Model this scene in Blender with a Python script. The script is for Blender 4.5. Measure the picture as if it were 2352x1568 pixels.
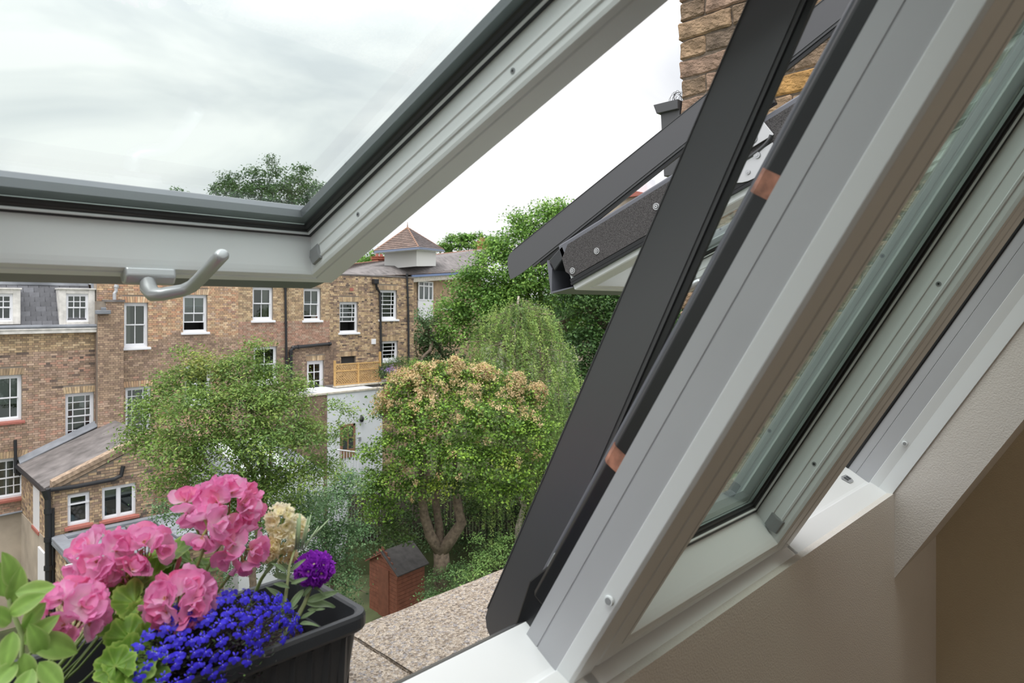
import bpy, math, random
import numpy as np
from mathutils import Vector, Matrix
random.seed(7); rng = np.random.default_rng(7)
S = bpy.context.scene
for o in list(bpy.data.objects): bpy.data.objects.remove(o)
COL = S.collection
# ------------------------------------------------------------------ camera, sky, sun, exposure
F = 1524.3; CY = 705.3; YAW = math.radians(44.38)
# X runs along our window wall, +Y is outdoors, Z up, the camera at the origin
cam = bpy.data.cameras.new('camera'); camo = bpy.data.objects.new('camera', cam); COL.objects.link(camo)
cam.sensor_width = 36.0; cam.lens = 36.0*F/2352.0; cam.sensor_fit = 'HORIZONTAL'
cam.shift_y = -(784.0-CY)/2352.0
cam.clip_start = 0.01; cam.clip_end = 4000
camo.rotation_euler = (math.radians(90), 0, YAW-math.radians(90)); camo.location = (0, 0, 0)
cam.dof.use_dof = True; cam.dof.focus_distance = 2.6; cam.dof.aperture_fstop = 8.0
S.camera = camo
S.view_settings.view_transform = 'Standard'; S.view_settings.look = 'None'
S.view_settings.gamma = 1.0; S.view_settings.use_curve_mapping = False
S.view_settings.exposure = 0.25

def world():
    w = bpy.data.worlds.new('overcast_sky'); S.world = w; w.use_nodes = True
    nt = w.node_tree; nt.nodes.clear(); N = nt.nodes.new; L = nt.links.new
    out = N('ShaderNodeOutputWorld'); bg = N('ShaderNodeBackground'); tc = N('ShaderNodeTexCoord')
    mp = N('ShaderNodeMapping'); mp.inputs['Scale'].default_value = (1.0, 1.0, 2.3); mp.inputs['Location'].default_value = (0.6, 0.15, 0.0)
    n1 = N('ShaderNodeTexNoise'); n1.inputs['Scale'].default_value = 2.6; n1.inputs['Detail'].default_value = 5; n1.inputs['Roughness'].default_value = 0.5
    n1.inputs['Distortion'].default_value = 0.5
    r1 = N('ShaderNodeValToRGB'); e = r1.color_ramp.elements
    e[0].position = 0.36; e[0].color = (0.66, 0.685, 0.73, 1); e[1].position = 0.56; e[1].color = (0.93, 0.93, 0.94, 1)
    sep = N('ShaderNodeSeparateXYZ')
    # overcast dome: brightness grows smoothly from horizon to zenith
    mr = N('ShaderNodeMapRange'); mr.interpolation_type = 'SMOOTHSTEP'
    mr.inputs['From Min'].default_value = 0.25; mr.inputs['From Max'].default_value = 1.0
    mr.inputs['To Min'].default_value = 1.0; mr.inputs['To Max'].default_value = 2.6
    L(tc.outputs['Generated'], mp.inputs['Vector']); L(mp.outputs[0], n1.inputs['Vector']); L(n1.outputs['Fac'], r1.inputs[0])
    L(tc.outputs['Generated'], sep.inputs[0]); L(sep.outputs['Z'], mr.inputs['Value'])
    L(r1.outputs[0], bg.inputs['Color']); L(mr.outputs[0], bg.inputs['Strength']); L(bg.outputs[0], out.inputs[0])
world()
sun = bpy.data.lights.new('sun', 'SUN'); sun.energy = 1.6; sun.angle = math.radians(35); sun.color = (1.0, 0.97, 0.93)
suno = bpy.data.objects.new('sun', sun); COL.objects.link(suno); suno.rotation_euler = (math.radians(14), math.radians(-20), 0)

# ------------------------------------------------------------------ helpers
CA, SA = math.cos(YAW), math.sin(YAW)
def ray(u, v):
    r = (u-1176)/F; t = -(v-CY)/F
    return Vector((CA+SA*r, SA-CA*r, t))
def at(u, v, X=None, Y=None, Z=None, d=None):
    r = ray(u, v)
    if X is not None: k = X/r.x
    elif Y is not None: k = Y/r.y
    elif Z is not None: k = Z/r.z
    else: k = d
    return r*k
def link(o, parent=None):
    COL.objects.link(o)
    if parent is not None:
        o.parent = parent
        if parent.type == 'EMPTY': o.matrix_parent_inverse = Matrix.Translation(-Vector(parent.location))
    return o
def tag(o, label=None, cat=None, group=None, kind=None):
    if label: o['label'] = label
    if cat: o['category'] = cat
    if group: o['group'] = group
    if kind: o['kind'] = kind
    return o
def empty(name, loc, label, cat, group=None, kind=None):
    o = bpy.data.objects.new(name, None); o.empty_display_size = 0.05; COL.objects.link(o); o.location = loc
    return tag(o, label, cat, group, kind)
class MB:
    """collects polygons in world space; build() links them as one mesh object"""
    def __init__(s): s.v = []; s.f = []; s.c = []; s.col = None
    def add(s, vs, fs, col=None):
        b = len(s.v); s.v += [tuple(p) for p in vs]
        for f in fs:
            s.f.append(tuple(i+b for i in f)); s.c.append(col if col is not None else (1, 1, 1))
    def box(s, a, b, col=None):
        x0, y0, z0 = a; x1, y1, z1 = b
        s.add([(x0,y0,z0),(x1,y0,z0),(x1,y1,z0),(x0,y1,z0),(x0,y0,z1),(x1,y0,z1),(x1,y1,z1),(x0,y1,z1)],
              [(0,3,2,1),(4,5,6,7),(0,1,5,4),(1,2,6,5),(2,3,7,6),(3,0,4,7)], col)
    def obox(s, P, ex, ey, ez, col=None):
        """oriented box from corner P with edge vectors"""
        P = Vector(P); ex = Vector(ex); ey = Vector(ey); ez = Vector(ez)
        s.add([P, P+ex, P+ex+ey, P+ey, P+ez, P+ex+ez, P+ex+ey+ez, P+ey+ez],
              [(0,3,2,1),(4,5,6,7),(0,1,5,4),(1,2,6,5),(2,3,7,6),(3,0,4,7)], col)
    def quad(s, *p, col=None): s.add(p, [tuple(range(len(p)))], col)
    def prism(s, poly, vec, col=None):
        n = len(poly); vec = Vector(vec); P = [Vector(p) for p in poly]
        s.add(P+[p+vec for p in P], [tuple(range(n))[::-1], tuple(range(n, 2*n))]+[(i, (i+1) % n, n+(i+1) % n, n+i) for i in range(n)], col)
    def tube(s, pts, r, n=8, cap=True, col=None, flat=1.0):
        pts = [Vector(p) for p in pts]; rs = r if isinstance(r, (list, tuple)) else [r]*len(pts)
        vs = []; prev = None
        for i, p in enumerate(pts):
            d = (pts[min(i+1, len(pts)-1)]-pts[max(i-1, 0)]).normalized()
            if prev is None:
                up = Vector((0, 0, 1)) if abs(d.z) < .9 else Vector((1, 0, 0))
                a = d.cross(up).normalized()
            else:
                a = (prev-d*prev.dot(d)).normalized()
            prev = a; b = d.cross(a).normalized()
            for k in range(n):
                t = 2*math.pi*k/n; vs.append(p+a*math.cos(t)*rs[i]+b*math.sin(t)*rs[i]*flat)
        fs = []
        for i in range(len(pts)-1):
            for k in range(n):
                fs.append((i*n+k, i*n+(k+1) % n, (i+1)*n+(k+1) % n, (i+1)*n+k))
        if cap: fs += [tuple(range(n))[::-1], tuple(range((len(pts)-1)*n, len(pts)*n))]
        s.add(vs, fs, col)
    def disc(s, c, nrm, r, depth, n=16, col=None):
        c = Vector(c); nrm = Vector(nrm).normalized(); s.tube([c, c+nrm*depth], r, n, True, col)
    def build(s, name, mat, parent=None, bevel=0, smooth=False, seg=2):
        me = bpy.data.meshes.new(name); me.from_pydata(s.v, [], s.f); me.validate()
        if any(c != (1, 1, 1) for c in s.c) and len(me.polygons) == len(s.c):
            a = me.color_attributes.new('col', 'FLOAT_COLOR', 'CORNER')
            arr = np.ones((len(me.loops), 4), np.float32); i = 0
            cnt = [len(f) for f in s.f]; arr[:, :3] = np.repeat(np.array(s.c, np.float32), cnt, axis=0)
            a.data.foreach_set('color', arr.ravel())
        me.materials.append(mat)
        o = bpy.data.objects.new(name, me); link(o, parent)
        if bevel:
            m = o.modifiers.new('bevel', 'BEVEL'); m.width = bevel; m.segments = seg; m.limit_method = 'ANGLE'; m.angle_limit = math.radians(35)
        if smooth:
            me.polygons.foreach_set('use_smooth', [True]*len(me.polygons))
        return o
def inst(name, me, M, parent=None):
    o = bpy.data.objects.new(name, me); link(o, parent); o.matrix_basis = M; return o

# materials -----------------------------------------------------------------
def mat(name, color, rough=0.5, metal=0.0, spec=0.5, noise=0.0, nscale=20, bump=0.0, bscale=200, attr=False, trans=0.0, detail=4, coat=0):
    m = bpy.data.materials.new(name); m.use_nodes = True; nt = m.node_tree; N = nt.nodes.new; L = nt.links.new
    b = nt.nodes['Principled BSDF']
    b.inputs['Roughness'].default_value = rough; b.inputs['Metallic'].default_value = metal
    b.inputs['Specular IOR Level'].default_value = spec; b.inputs['Base Color'].default_value = (*color, 1)
    if coat: b.inputs['Coat Weight'].default_value = coat
    src = None
    tc = N('ShaderNodeTexCoord')
    if attr:
        at_ = N('ShaderNodeVertexColor'); at_.layer_name = 'col'
        mx = N('ShaderNodeMix'); mx.data_type = 'RGBA'; mx.blend_type = 'MULTIPLY'; mx.inputs['Factor'].default_value = 1
        mx.inputs['A'].default_value = (*color, 1); L(at_.outputs['Color'], mx.inputs['B']); src = mx.outputs['Result']
    if noise:
        n = N('ShaderNodeTexNoise'); n.inputs['Scale'].default_value = nscale; n.inputs['Detail'].default_value = detail
        L(tc.outputs['Object'], n.inputs['Vector'])
        mr = N('ShaderNodeMapRange'); mr.inputs['From Min'].default_value = 0.3; mr.inputs['From Max'].default_value = 0.7
        mr.inputs['To Min'].default_value = 1-noise; mr.inputs['To Max'].default_value = 1+noise; L(n.outputs['Fac'], mr.inputs['Value'])
        mx = N('ShaderNodeMix'); mx.data_type = 'RGBA'; mx.blend_type = 'MULTIPLY'; mx.inputs['Factor'].default_value = 1
        if src is None: mx.inputs['A'].default_value = (*color, 1)
        else: L(src, mx.inputs['A'])
        L(mr.outputs[0], mx.inputs['B']); src = mx.outputs['Result']
    if src is not None: L(src, b.inputs['Base Color'])
    if bump:
        n = N('ShaderNodeTexNoise'); n.inputs['Scale'].default_value = bscale; n.inputs['Detail'].default_value = 3
        L(tc.outputs['Object'], n.inputs['Vector'])
        bp = N('ShaderNodeBump'); bp.inputs['Strength'].default_value = bump; bp.inputs['Distance'].default_value = 0.01
        L(n.outputs['Fac'], bp.inputs['Height']); L(bp.outputs[0], b.inputs['Normal'])
    if trans:
        out = nt.nodes['Material Output']; t = N('ShaderNodeBsdfTranslucent'); ms = N('ShaderNodeMixShader'); ms.inputs[0].default_value = trans
        if src is not None: L(src, t.inputs['Color'])
        else: t.inputs['Color'].default_value = (*color, 1)
        L(b.outputs[0], ms.inputs[1]); L(t.outputs[0], ms.inputs[2]); L(ms.outputs[0], out.inputs[0])
    return m
def glass_mat(name, tint, ior=1.5, rough=0.0, dirt=0.0):
    m = bpy.data.materials.new(name); m.use_nodes = True; nt = m.node_tree; nt.nodes.clear(); N = nt.nodes.new; L = nt.links.new
    out = N('ShaderNodeOutputMaterial'); tr = N('ShaderNodeBsdfTransparent'); tr.inputs[0].default_value = (*tint, 1)
    gl = N('ShaderNodeBsdfGlossy'); gl.inputs['Roughness'].default_value = rough; gl.inputs['Color'].default_value = (0.90, 0.98, 0.91, 1)
    fr = N('ShaderNodeFresnel'); fr.inputs['IOR'].default_value = ior
    ms = N('ShaderNodeMixShader'); L(fr.outputs[0], ms.inputs[0]); L(tr.outputs[0], ms.inputs[1]); L(gl.outputs[0], ms.inputs[2])
    last = ms
    if dirt:
        tc = N('ShaderNodeTexCoord'); n = N('ShaderNodeTexNoise'); n.inputs['Scale'].default_value = 9; n.inputs['Detail'].default_value = 6
        L(tc.outputs['Object'], n.inputs['Vector'])
        mr = N('ShaderNodeMapRange'); mr.inputs['From Min'].default_value = .45; mr.inputs['From Max'].default_value = .9
        mr.inputs['To Min'].default_value = 0.0; mr.inputs['To Max'].default_value = dirt; L(n.outputs['Fac'], mr.inputs['Value'])
        df = N('ShaderNodeBsdfTranslucent'); df.inputs[0].default_value = (.8, .82, .8, 1)
        m2 = N('ShaderNodeMixShader'); L(mr.outputs[0], m2.inputs[0]); L(ms.outputs[0], m2.inputs[1]); L(df.outputs[0], m2.inputs[2]); last = m2
    L(last.outputs[0], out.inputs[0]); return m
M = {}
M['white'] = mat('white_lacquer', (.80, .83, .845), .38)
M['sill_white'] = mat('white_lacquer_sill', (.84, .85, .86), .35)
M['reveal'] = mat('frame_lining_shade_tone', (.45, .46, .485), .42, noise=.04, nscale=4)  # grey tone puts the weaker light on the lining into its colour
M['plaster'] = mat('painted_plaster', (.74, .70, .655), .85, bump=.25, bscale=260, noise=.03, nscale=3)
M['plaster2'] = mat('cream_plaster', (.76, .67, .50), .85, bump=.25, bscale=260, noise=.03, nscale=3)
M['black'] = mat('black_rubber', (.012, .013, .015), .35)
M['gasket'] = mat('dark_gasket', (.035, .038, .042), .3)
M['spacer'] = mat('grey_spacer_bar', (.075, .08, .09), .35, metal=.3)
M['clad'] = mat('anthracite_cladding', (.085, .086, .091), .4, bump=.03, bscale=900, metal=.15)
M['cover'] = mat('powder_coated_cover', (.105, .106, .113), .36, metal=.25, spec=.6)
M['cladlight'] = mat('slate_grey_aluminium', (.16, .165, .19), .35, metal=.2)
M['foam'] = mat('speckled_dark_foam', (.115, .108, .110), .9, noise=.8, nscale=650, bump=.8, bscale=700)
M['steel'] = mat('zinc_steel', (.62, .63, .64), .3, metal=.6)
M['alu'] = mat('satin_aluminium', (.52, .53, .55), .32, metal=.45)
M['clip'] = mat('grey_plastic', (.27, .28, .29), .4)
M['copper'] = mat('worn_copper_tape', (.34, .15, .10), .55, noise=.5, nscale=60)
M['pane'] = glass_mat('window_glass', (.955, .985, .97), 1.5, dirt=.03)
M['pane2'] = glass_mat('window_glass_inner', (.955, .985, .97), 1.62)
M['coated'] = glass_mat('coated_window_glass', (.84, .93, .86), 2.8)
M['farpane'] = glass_mat('old_window_glass', (.55, .6, .6), 1.9, .02)
M['mortar'] = mat('old_mortar', (.26, .22, .18), .95, noise=.2, nscale=3)
M['brick'] = mat('stock_brick', (1.12, 1.12, 1.13), .9, attr=True, noise=.22, nscale=5)
M['paint'] = mat('white_gloss_paint', (.80, .81, .84), .4)
M['paintold'] = mat('weathered_white_paint', (.70, .68, .64), .6, noise=.2, nscale=5)
M['iron'] = mat('black_iron_pipe', (.018, .019, .022), .4)
M['dark'] = mat('dim_interior', (.05, .05, .05), .9)
M['curtain'] = mat('cream_curtain', (.62, .60, .52), .8)
M['blind'] = mat('white_roller_blind', (.75, .75, .72), .8)
M['redglass'] = mat('red_stained_glass', (.22, .01, .03), .2)
M['slate'] = mat('grey_slate', (1, 1, 1), .5, attr=True, noise=.3, nscale=3)
M['lead'] = mat('lead_sheet', (.22, .235, .26), .6, noise=.25, nscale=2)
M['rtile'] = mat('brown_roof_tile', (1, 1, 1), .8, attr=True, noise=.2, nscale=2)
M['wood'] = mat('cedar_boards', (1, 1, 1), .75, attr=True, noise=.2, nscale=6)
M['stone'] = mat('sill_stone', (.55, .51, .44), .85, noise=.2, nscale=6)
M['redsill'] = mat('red_tile_sill', (.38, .13, .10), .7, noise=.1)
M['render'] = mat('white_rendered_wall', (.72, .75, .79), .85, noise=.06, nscale=1.5)
M['oldrender'] = mat('buff_cement_render', (.42, .36, .29), .9, noise=.2, nscale=1.2)
M['felt'] = mat('grey_felt_roof', (.17, .155, .15), .9, noise=.35, nscale=2.5, bump=.4, bscale=12)
M['ground'] = mat('garden_ground', (.07, .085, .035), .95, noise=.5, nscale=.8)
M['floor'] = mat('oak_floor', (.30, .21, .13), .45, noise=.1, nscale=4)
# ------------------------------------------------------------------ the attic room (setting)
TH = math.radians(58.9)                       # roof pitch
UP = Vector((0, -math.cos(TH), math.sin(TH)))  # up the roof slope
OUT = Vector((0, math.sin(TH), math.cos(TH)))  # outward from the roof
def RP(x, s, n): return Vector((x, 0, 0))+UP*s+OUT*n
WX1 = 2.09; XR = 2.575; YW = 0.538
N_CEIL = 0.066
def struct(mb, name, m, label, cat, **k):
    return tag(mb.build(name, m, **k), label, cat, kind='structure')
b = MB(); b.box((-2.2, YW, -1.55), (XR+.1, YW+.08, -.74)); b.box((-2.2, YW, -.74), (WX1, YW+.08, -.56))
b.add([RP(-.045, -.728, .19), RP(WX1, -.728, .19), (WX1, YW, -.56), (-.045, YW, -.56), RP(-.045, -.80, .30), RP(WX1, -.80, .30)],
      [(0, 1, 2, 3), (0, 4, 5, 1)])
struct(b, 'wall_front', M['plaster'], 'low plaster wall under the row of roof windows', 'wall')
b = MB(); b.box((XR, -3, -1.55), (XR+.1, YW, 1.6)); struct(b, 'wall_right', M['plaster2'], 'cream plaster end wall at far right', 'wall')
b = MB(); b.box((-2.3, -3, -1.55), (-2.2, YW, 1.6)); struct(b, 'wall_left', M['plaster'], 'plaster wall to the left of the windows', 'wall')
b = MB(); b.box((-2.3, -3.1, -1.55), (XR+.1, -3, 1.6)); struct(b, 'wall_back', M['plaster'], 'plaster wall behind the viewer', 'wall')
b = MB(); b.box((-2.3, -3.1, -1.62), (XR+.1, .62, -1.55)); struct(b, 'floor', M['floor'], 'wooden floor of the attic room', 'floor')
# sloping ceiling pieces round the window recess + flat ceiling
b = MB()
def slab(x0, x1, s0, s1, n0, n1): b.obox(RP(x0, s0, n0), (x1-x0, 0, 0), UP*(s1-s0), OUT*(n1-n0))
slab(WX1, XR, -.935, 1.75, N_CEIL, .30)
slab(-2.2, -.045, -.935, 1.75, N_CEIL, .30)
slab(-.045, WX1, .66, 1.75, N_CEIL, .30)
b.box((-2.3, -3.1, 1.50), (XR+.1, -.75, 1.6))
struct(b, 'ceiling', M['plaster'], 'sloping plaster ceiling beside the right window', 'ceiling')

# added fill lamp, unseen behind the viewer, lifting the dim interior walls
lp = bpy.data.lights.new('added_fill_light', 'POINT'); lp.energy = 13; lp.color = (1.0, .93, .84); lp.shadow_soft_size = .18
lamp = empty('added_fill_lamp', (1.6, -2.5, 1.50), 'added fill lamp, unseen behind the viewer, brightening the room', 'lamp')
lo_ = bpy.data.objects.new('fill_bulb', lp); link(lo_, lamp); lo_.matrix_basis = Matrix.Translation((1.6, -2.5, .86))
b = MB(); b.tube([(1.6, -2.5, 1.5), (1.6, -2.5, 1.1)], .006, 6); b.build('fill_lamp_cord', M['black'], lamp)
b = MB(); b.tube([(1.6, -2.5, 1.12), (1.6, -2.5, 1.04)], [.03, .06], 12); b.build('fill_lamp_holder', M['alu'], lamp)
# ------------------------------------------------------------------ roof windows
S0 = -.743; S1 = .66
class Loc:
    def __init__(s, B, th): s.B = Vector(B); s.u = Vector((0, -math.cos(th), math.sin(th))); s.o = Vector((0, math.sin(th), math.cos(th)))
    def __call__(s, x, q, h): return s.B+Vector((x, 0, 0))+s.u*q+s.o*h
    def on(s, u, v, h):
        r = ray(u, v); k = (s.B.dot(s.o)+h)/r.dot(s.o); return r*k
CLOSED = Loc((0, .568, -.506), TH); OPENED = Loc((0, 1.173, .047), math.radians(22.5))
LEN = 1.33
# (inset of the stiles, inset of the rails, height above the room face)
PROF = [(0, 0, .105), (0, 0, .003), (.003, .003, 0), (.0440, .0185, 0), (.0450, .020, .003), (.0475, .0215, .003), (.0485, .023, 0), (.060, .034, .001), (.0618, .037, .007), (.0622, .040, .014), (.0624, .050, .042), (.0626, .059, .068), (.072, .069, .068), (.072, .069, .105)]
GASK = [(a+.0062, a+.003, h) for a, h in [(.0562, .0675), (.058, .0665), (.063, .068), (.064, .071), (.069, .0725), (.070, .075), (.076, .0765), (.078, .080), (.0562, .080)]]
CLAD = [(-.004, .100), (-.004, .138), (.0, .142), (.046, .142), (.058, .134), (.060, .122), (.060, .112), (.05, .112), (.05, .100)]
def ring(mb, L, x0, x1, q0, q1, prof, close=True):
    n = len(prof); V = []
    for (cx, cq, sx, sq) in ((x0, q0, 1, 1), (x1, q0, -1, 1), (x1, q1, -1, -1), (x0, q1, 1, -1)):
        for t in prof: V.append(L(cx+sx*t[0], cq+sq*t[-2], t[-1]))
    Fs = []
    for c in range(4):
        d = (c+1) % 4
        for i in range(n if close else n-1):
            j = (i+1) % n; Fs.append((c*n+i, d*n+i, d*n+j, c*n+j))
    mb.add(V, Fs)
def lbox(mb, L, x0, x1, q0, q1, h0, h1): mb.obox(L(x0, q0, h0), (x1-x0, 0, 0), L.u*(q1-q0), L.o*(h1-h0))
def sash(win, L, x0, x1, handle, x_cov):
    b = MB(); ring(b, L, x0, x1, 0, LEN, PROF)
    sh = b.build('sash', M['white'], win, bevel=.0008)
    b = MB(); ring(b, L, x0, x1, 0, LEN, GASK); b.build('gasket', M['black'], sh)
    b = MB(); ring(b, L, x0, x1, 0, LEN, [(.070, .0885), (.084, .0885), (.092, .0885), (.092, .1035), (.070, .1035)]); b.build('spacer_bar', M['spacer'], sh)
    b = MB(); b.quad(L(x0+.06, .06, .0805), L(x1-.06, .06, .0805), L(x1-.06, LEN-.06, .0805), L(x0+.06, LEN-.06, .0805)); b.build('pane', M['pane2' if L is OPENED else 'coated'], sh)
    b = MB(); b.quad(L(x0+.045, .045, .108), L(x1-.045, .045, .108), L(x1-.045, LEN-.045, .108), L(x0+.045, LEN-.045, .108)); b.build('pane', M['pane'], sh)
    b = MB(); ring(b, L, x0, x1, 0, LEN, CLAD); b.build('outer_cladding', M['cladlight'], sh, bevel=.001)
    # dark foam flanks with screws, rubber seals below
    for sx, xx in ((-1, x0), (1, x1)):
        b = MB(); xa = xx if sx > 0 else xx-.006
        b.prism([L(xa, .012, .036), L(xa, LEN, .036), L(xa, LEN, .128), L(xa, .03, .128), L(xa, -.004, .100), L(xa, -.006, .06)], (.006, 0, 0))
        b.build('side_insulation', M['foam'], sh)
        b = MB(); lbox(b, L, xx-.009, xx+.009, 0, LEN, .016, .022); lbox(b, L, xx-.006, xx+.006, .0, LEN, .024, .034)
        b.build('side_seal', M['black'], sh)
    for q, h in (((.018, .052), (.115, .066), (.325, .088)) if L is OPENED else ()):
        b = MB(); c = L(x0-.006, q, h); b.disc(c, (-1, 0, 0), .0088, .0015, 18); sc = b.build('screw', M['steel'], sh)
        for r_, m_, dx in ((.0066, 'black', .0016), (.0048, 'steel', .0024), (.0018, 'black', .0027)):
            b = MB(); b.disc(c+Vector((-dx+.0005, 0, 0)), (-1, 0, 0), r_, .0006, 14); b.build('screw_head', M[m_], sh)
    # bottom end cap and drip cladding
    b = MB(); b.prism([L(x0-.004, -.052, .118), L(x0-.004, .01, .135), L(x0-.004, .012, .105), L(x0-.004, -.045, .080)], (x1-x0+.008, 0, 0))
    b.build('end_cap', M['gasket'], sh, bevel=.003)
    b = MB(); b.prism([L(x0-.002, -.062, .118), L(x0-.002, -.058, .121), L(x0-.002, -.052, .090), L(x0-.002, -.078, .030), L(x0-.002, -.0, .012), L(x0-.002, -.0, .009), L(x0-.002, -.084, .026)], (x1-x0+.004, 0, 0))
    b.build('drip_profile', M['cladlight'], sh)
    # blind channels on both stiles, clip and screws
    for sx, xe in ((1, x0), (-1, x1)):
        b = MB()
        b.prism([L(xe+sx*.0622, .064, .016), L(xe+sx*.0645, .064, .017), L(xe+sx*.0655, .064, .0205), L(xe+sx*.0635, .064, .022), L(xe+sx*.0635, .064, .038), L(xe+sx*.0655, .064, .0395), L(xe+sx*.0655, .064, .0425), L(xe+sx*.0624, .064, .0425)], L.u*(LEN-.13))
        b.build('blind_channel', M['white'], sh)
        b = MB(); b.prism([L(xe+sx*.0615, .052, .012), L(xe+sx*.067, .052, .014), L(xe+sx*.068, .049, .030), L(xe+sx*.067, .054, .042), L(xe+sx*.0615, .054, .042)], L.u*.030)
        b.build('corner_clip', M['clip'], sh, bevel=.001)
        for q in (.22, .62, 1.02):
            b = MB(); b.disc(L(xe+sx*.0632, q, .0295), (sx, 0, 0), .0042, .0012, 12); b.build('screw', M['clip'], sh)
            b = MB(); b.disc(L(xe+sx*.0644, q, .0295), (sx, 0, 0), .0020, .0004, 6); b.build('screw_socket', M['black'], sh)
    # long side cover plate standing off the sash, flared a little towards the top
    xc = x_cov
    dq = -.072 if L is OPENED else 0; ho, hi_ = (.320, .268) if L is OPENED else (.290, .235); dh = .013 if L is OPENED else 0
    def cov(q, h): return L(xc, q+dq, h+dh)
    outer = [(-.158, .125), (-.157, .145), (-.152, .170), (-.145, .187), (-.132, .198), (-.115, .2015), (1.28, ho)]
    inner = [(1.28, hi_), (-.10, .1225), (-.125, .122), (-.150, .123)]
    b = MB(); b.prism([cov(*p) for p in outer+inner], (.0022, 0, 0)); pl = b.build('cover_plate', M['cover'], sh)
    b = MB(); b.obox(cov(-.115, .2015)-Vector((.0012, 0, 0)), (.032, 0, 0), L.u*1.395+L.o*(ho-.2015), L.o*.0016)
    b.obox(cov(-.06, .1305)+Vector((.0018, 0, 0)), (.006, 0, 0), L.u*1.34+L.o*(hi_-.1255), L.o*-.0105)
    b.build('cover_lip', M['clad'], sh)
    b = MB(); b.obox(cov(-.03, .1265)+Vector((.0045, 0, 0)), (.006, 0, 0), L.u*1.31+L.o*(hi_-.1255), L.o*-.0145); b.build('cover_seal', M['black'], sh)
    # friction pivot on the flank (hidden between the frames while the sash is shut)
    if L is OPENED: pivot(sh, L, x0)
    if L is CLOSED: seals(sh, L, x0)
    if handle: lever(sh, L, (x0+x1)/2)
def pivot(sh, L, x0):
    b = MB(); c = (.575, .085)
    arc = [(c[0]+.066*math.cos(t), c[1]-.010-.052*math.sin(t)) for t in [math.pi*k/14 for k in range(15)]]
    b.prism([L(x0-.010, q, h) for q, h in arc], (.003, 0, 0))
    hp = b.build('pivot_plate', M['steel'], sh, bevel=.0008)
    b = MB()
    top = [(c[0]-.070, c[1]+.004), (c[0]+.075, c[1]+.004), (c[0]+.062, c[1]+.062), (c[0]-.030, c[1]+.062)]
    b.prism([L(x0-.011, q, h) for q, h in top], (.003, 0, 0)); b.build('pivot_plate', M['steel'], sh, bevel=.0008)
    b = MB(); pts = [L(x0-.012, c[0]+.070*math.cos(t), c[1]+.010-.022*math.sin(t)) for t in [math.pi*(.05+.9*k/12) for k in range(13)]]
    b.tube(pts, .0036, 6); b.build('pivot_track', M['clad'], sh)
    for q, h, r in ((-.035, -.022, .0075), (.025, -.018, .0075), (-.008, -.042, .0055), (.03, .022, .012), (-.025, .035, .007), (.045, .045, .006)):
        b = MB(); b.disc(L(x0-.0115, c[0]+q, c[1]+h), (-1, 0, 0), r, .0018, 16); b.disc(L(x0-.0132, c[0]+q, c[1]+h), (-1, 0, 0), r*.5, .001, 6); b.build('rivet', M['alu'], sh)
    b = MB(); lbox(b, L, x0-.014, x0+.002, .53, .68, .150, .168); b.build('pivot_arm', M['black'], sh, bevel=.002)
def seals(sh, L, x0):
    b = MB(); lbox(b, L, x0-.036, x0-.004, .085, .112, .098, .122); b.build('tube_clip', M['clip'], sh, bevel=.002)
    b = MB(); b.prism([L(x0-.034, .085, .122), L(x0-.034, .085, .100), L(x0-.034, .03, .085), L(x0-.034, -.06, .090), L(x0-.034, -.09, .118), L(x0-.034, -.03, .124), L(x0-.034, .04, .136)], (.014, 0, 0))
    b.build('corner_hook', M['black'], sh, bevel=.003)
def lever(sh, L, cx):
        hx = cx
        b = MB(); b.prism([L(hx-.038, .006, .002), L(hx-.038, .038, .002), L(hx-.038, .037, -.014), L(hx-.038, .024, -.022), L(hx-.038, .010, -.016)], (.074, 0, 0))
        b.build('handle_base', M['alu'], sh, bevel=.004, seg=3)
        b = MB()
        p = [L(hx-.006, .026, -.014), L(hx-.006, .030, -.032), L(hx-.003, .038, -.045), L(hx+.006, .048, -.049), L(hx+.032, .062, -.048), L(hx+.041, .076, -.047), L(hx+.044, .10, -.046), L(hx+.047, .185, -.045), L(hx+.047, .190, -.045)]
        b.tube(p, [.011, .013, .0135, .012, .0115, .0118, .0118, .0118, .0085], 16, flat=.85)
        b.build('handle', M['alu'], sh, bevel=.002, smooth=True)
WN = [('window_1', .012, .69, OPENED, True, 'white roof window nearest the flower box, pushed wide open overhead'),
      ('window_2', .748, 1.388, CLOSED, False, 'closed middle roof window with its pane reflecting the frame'),
      ('window_3', 1.45, 2.07, OPENED, True, 'far roof window pushed open, seen beyond the dark cover strip')]
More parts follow.
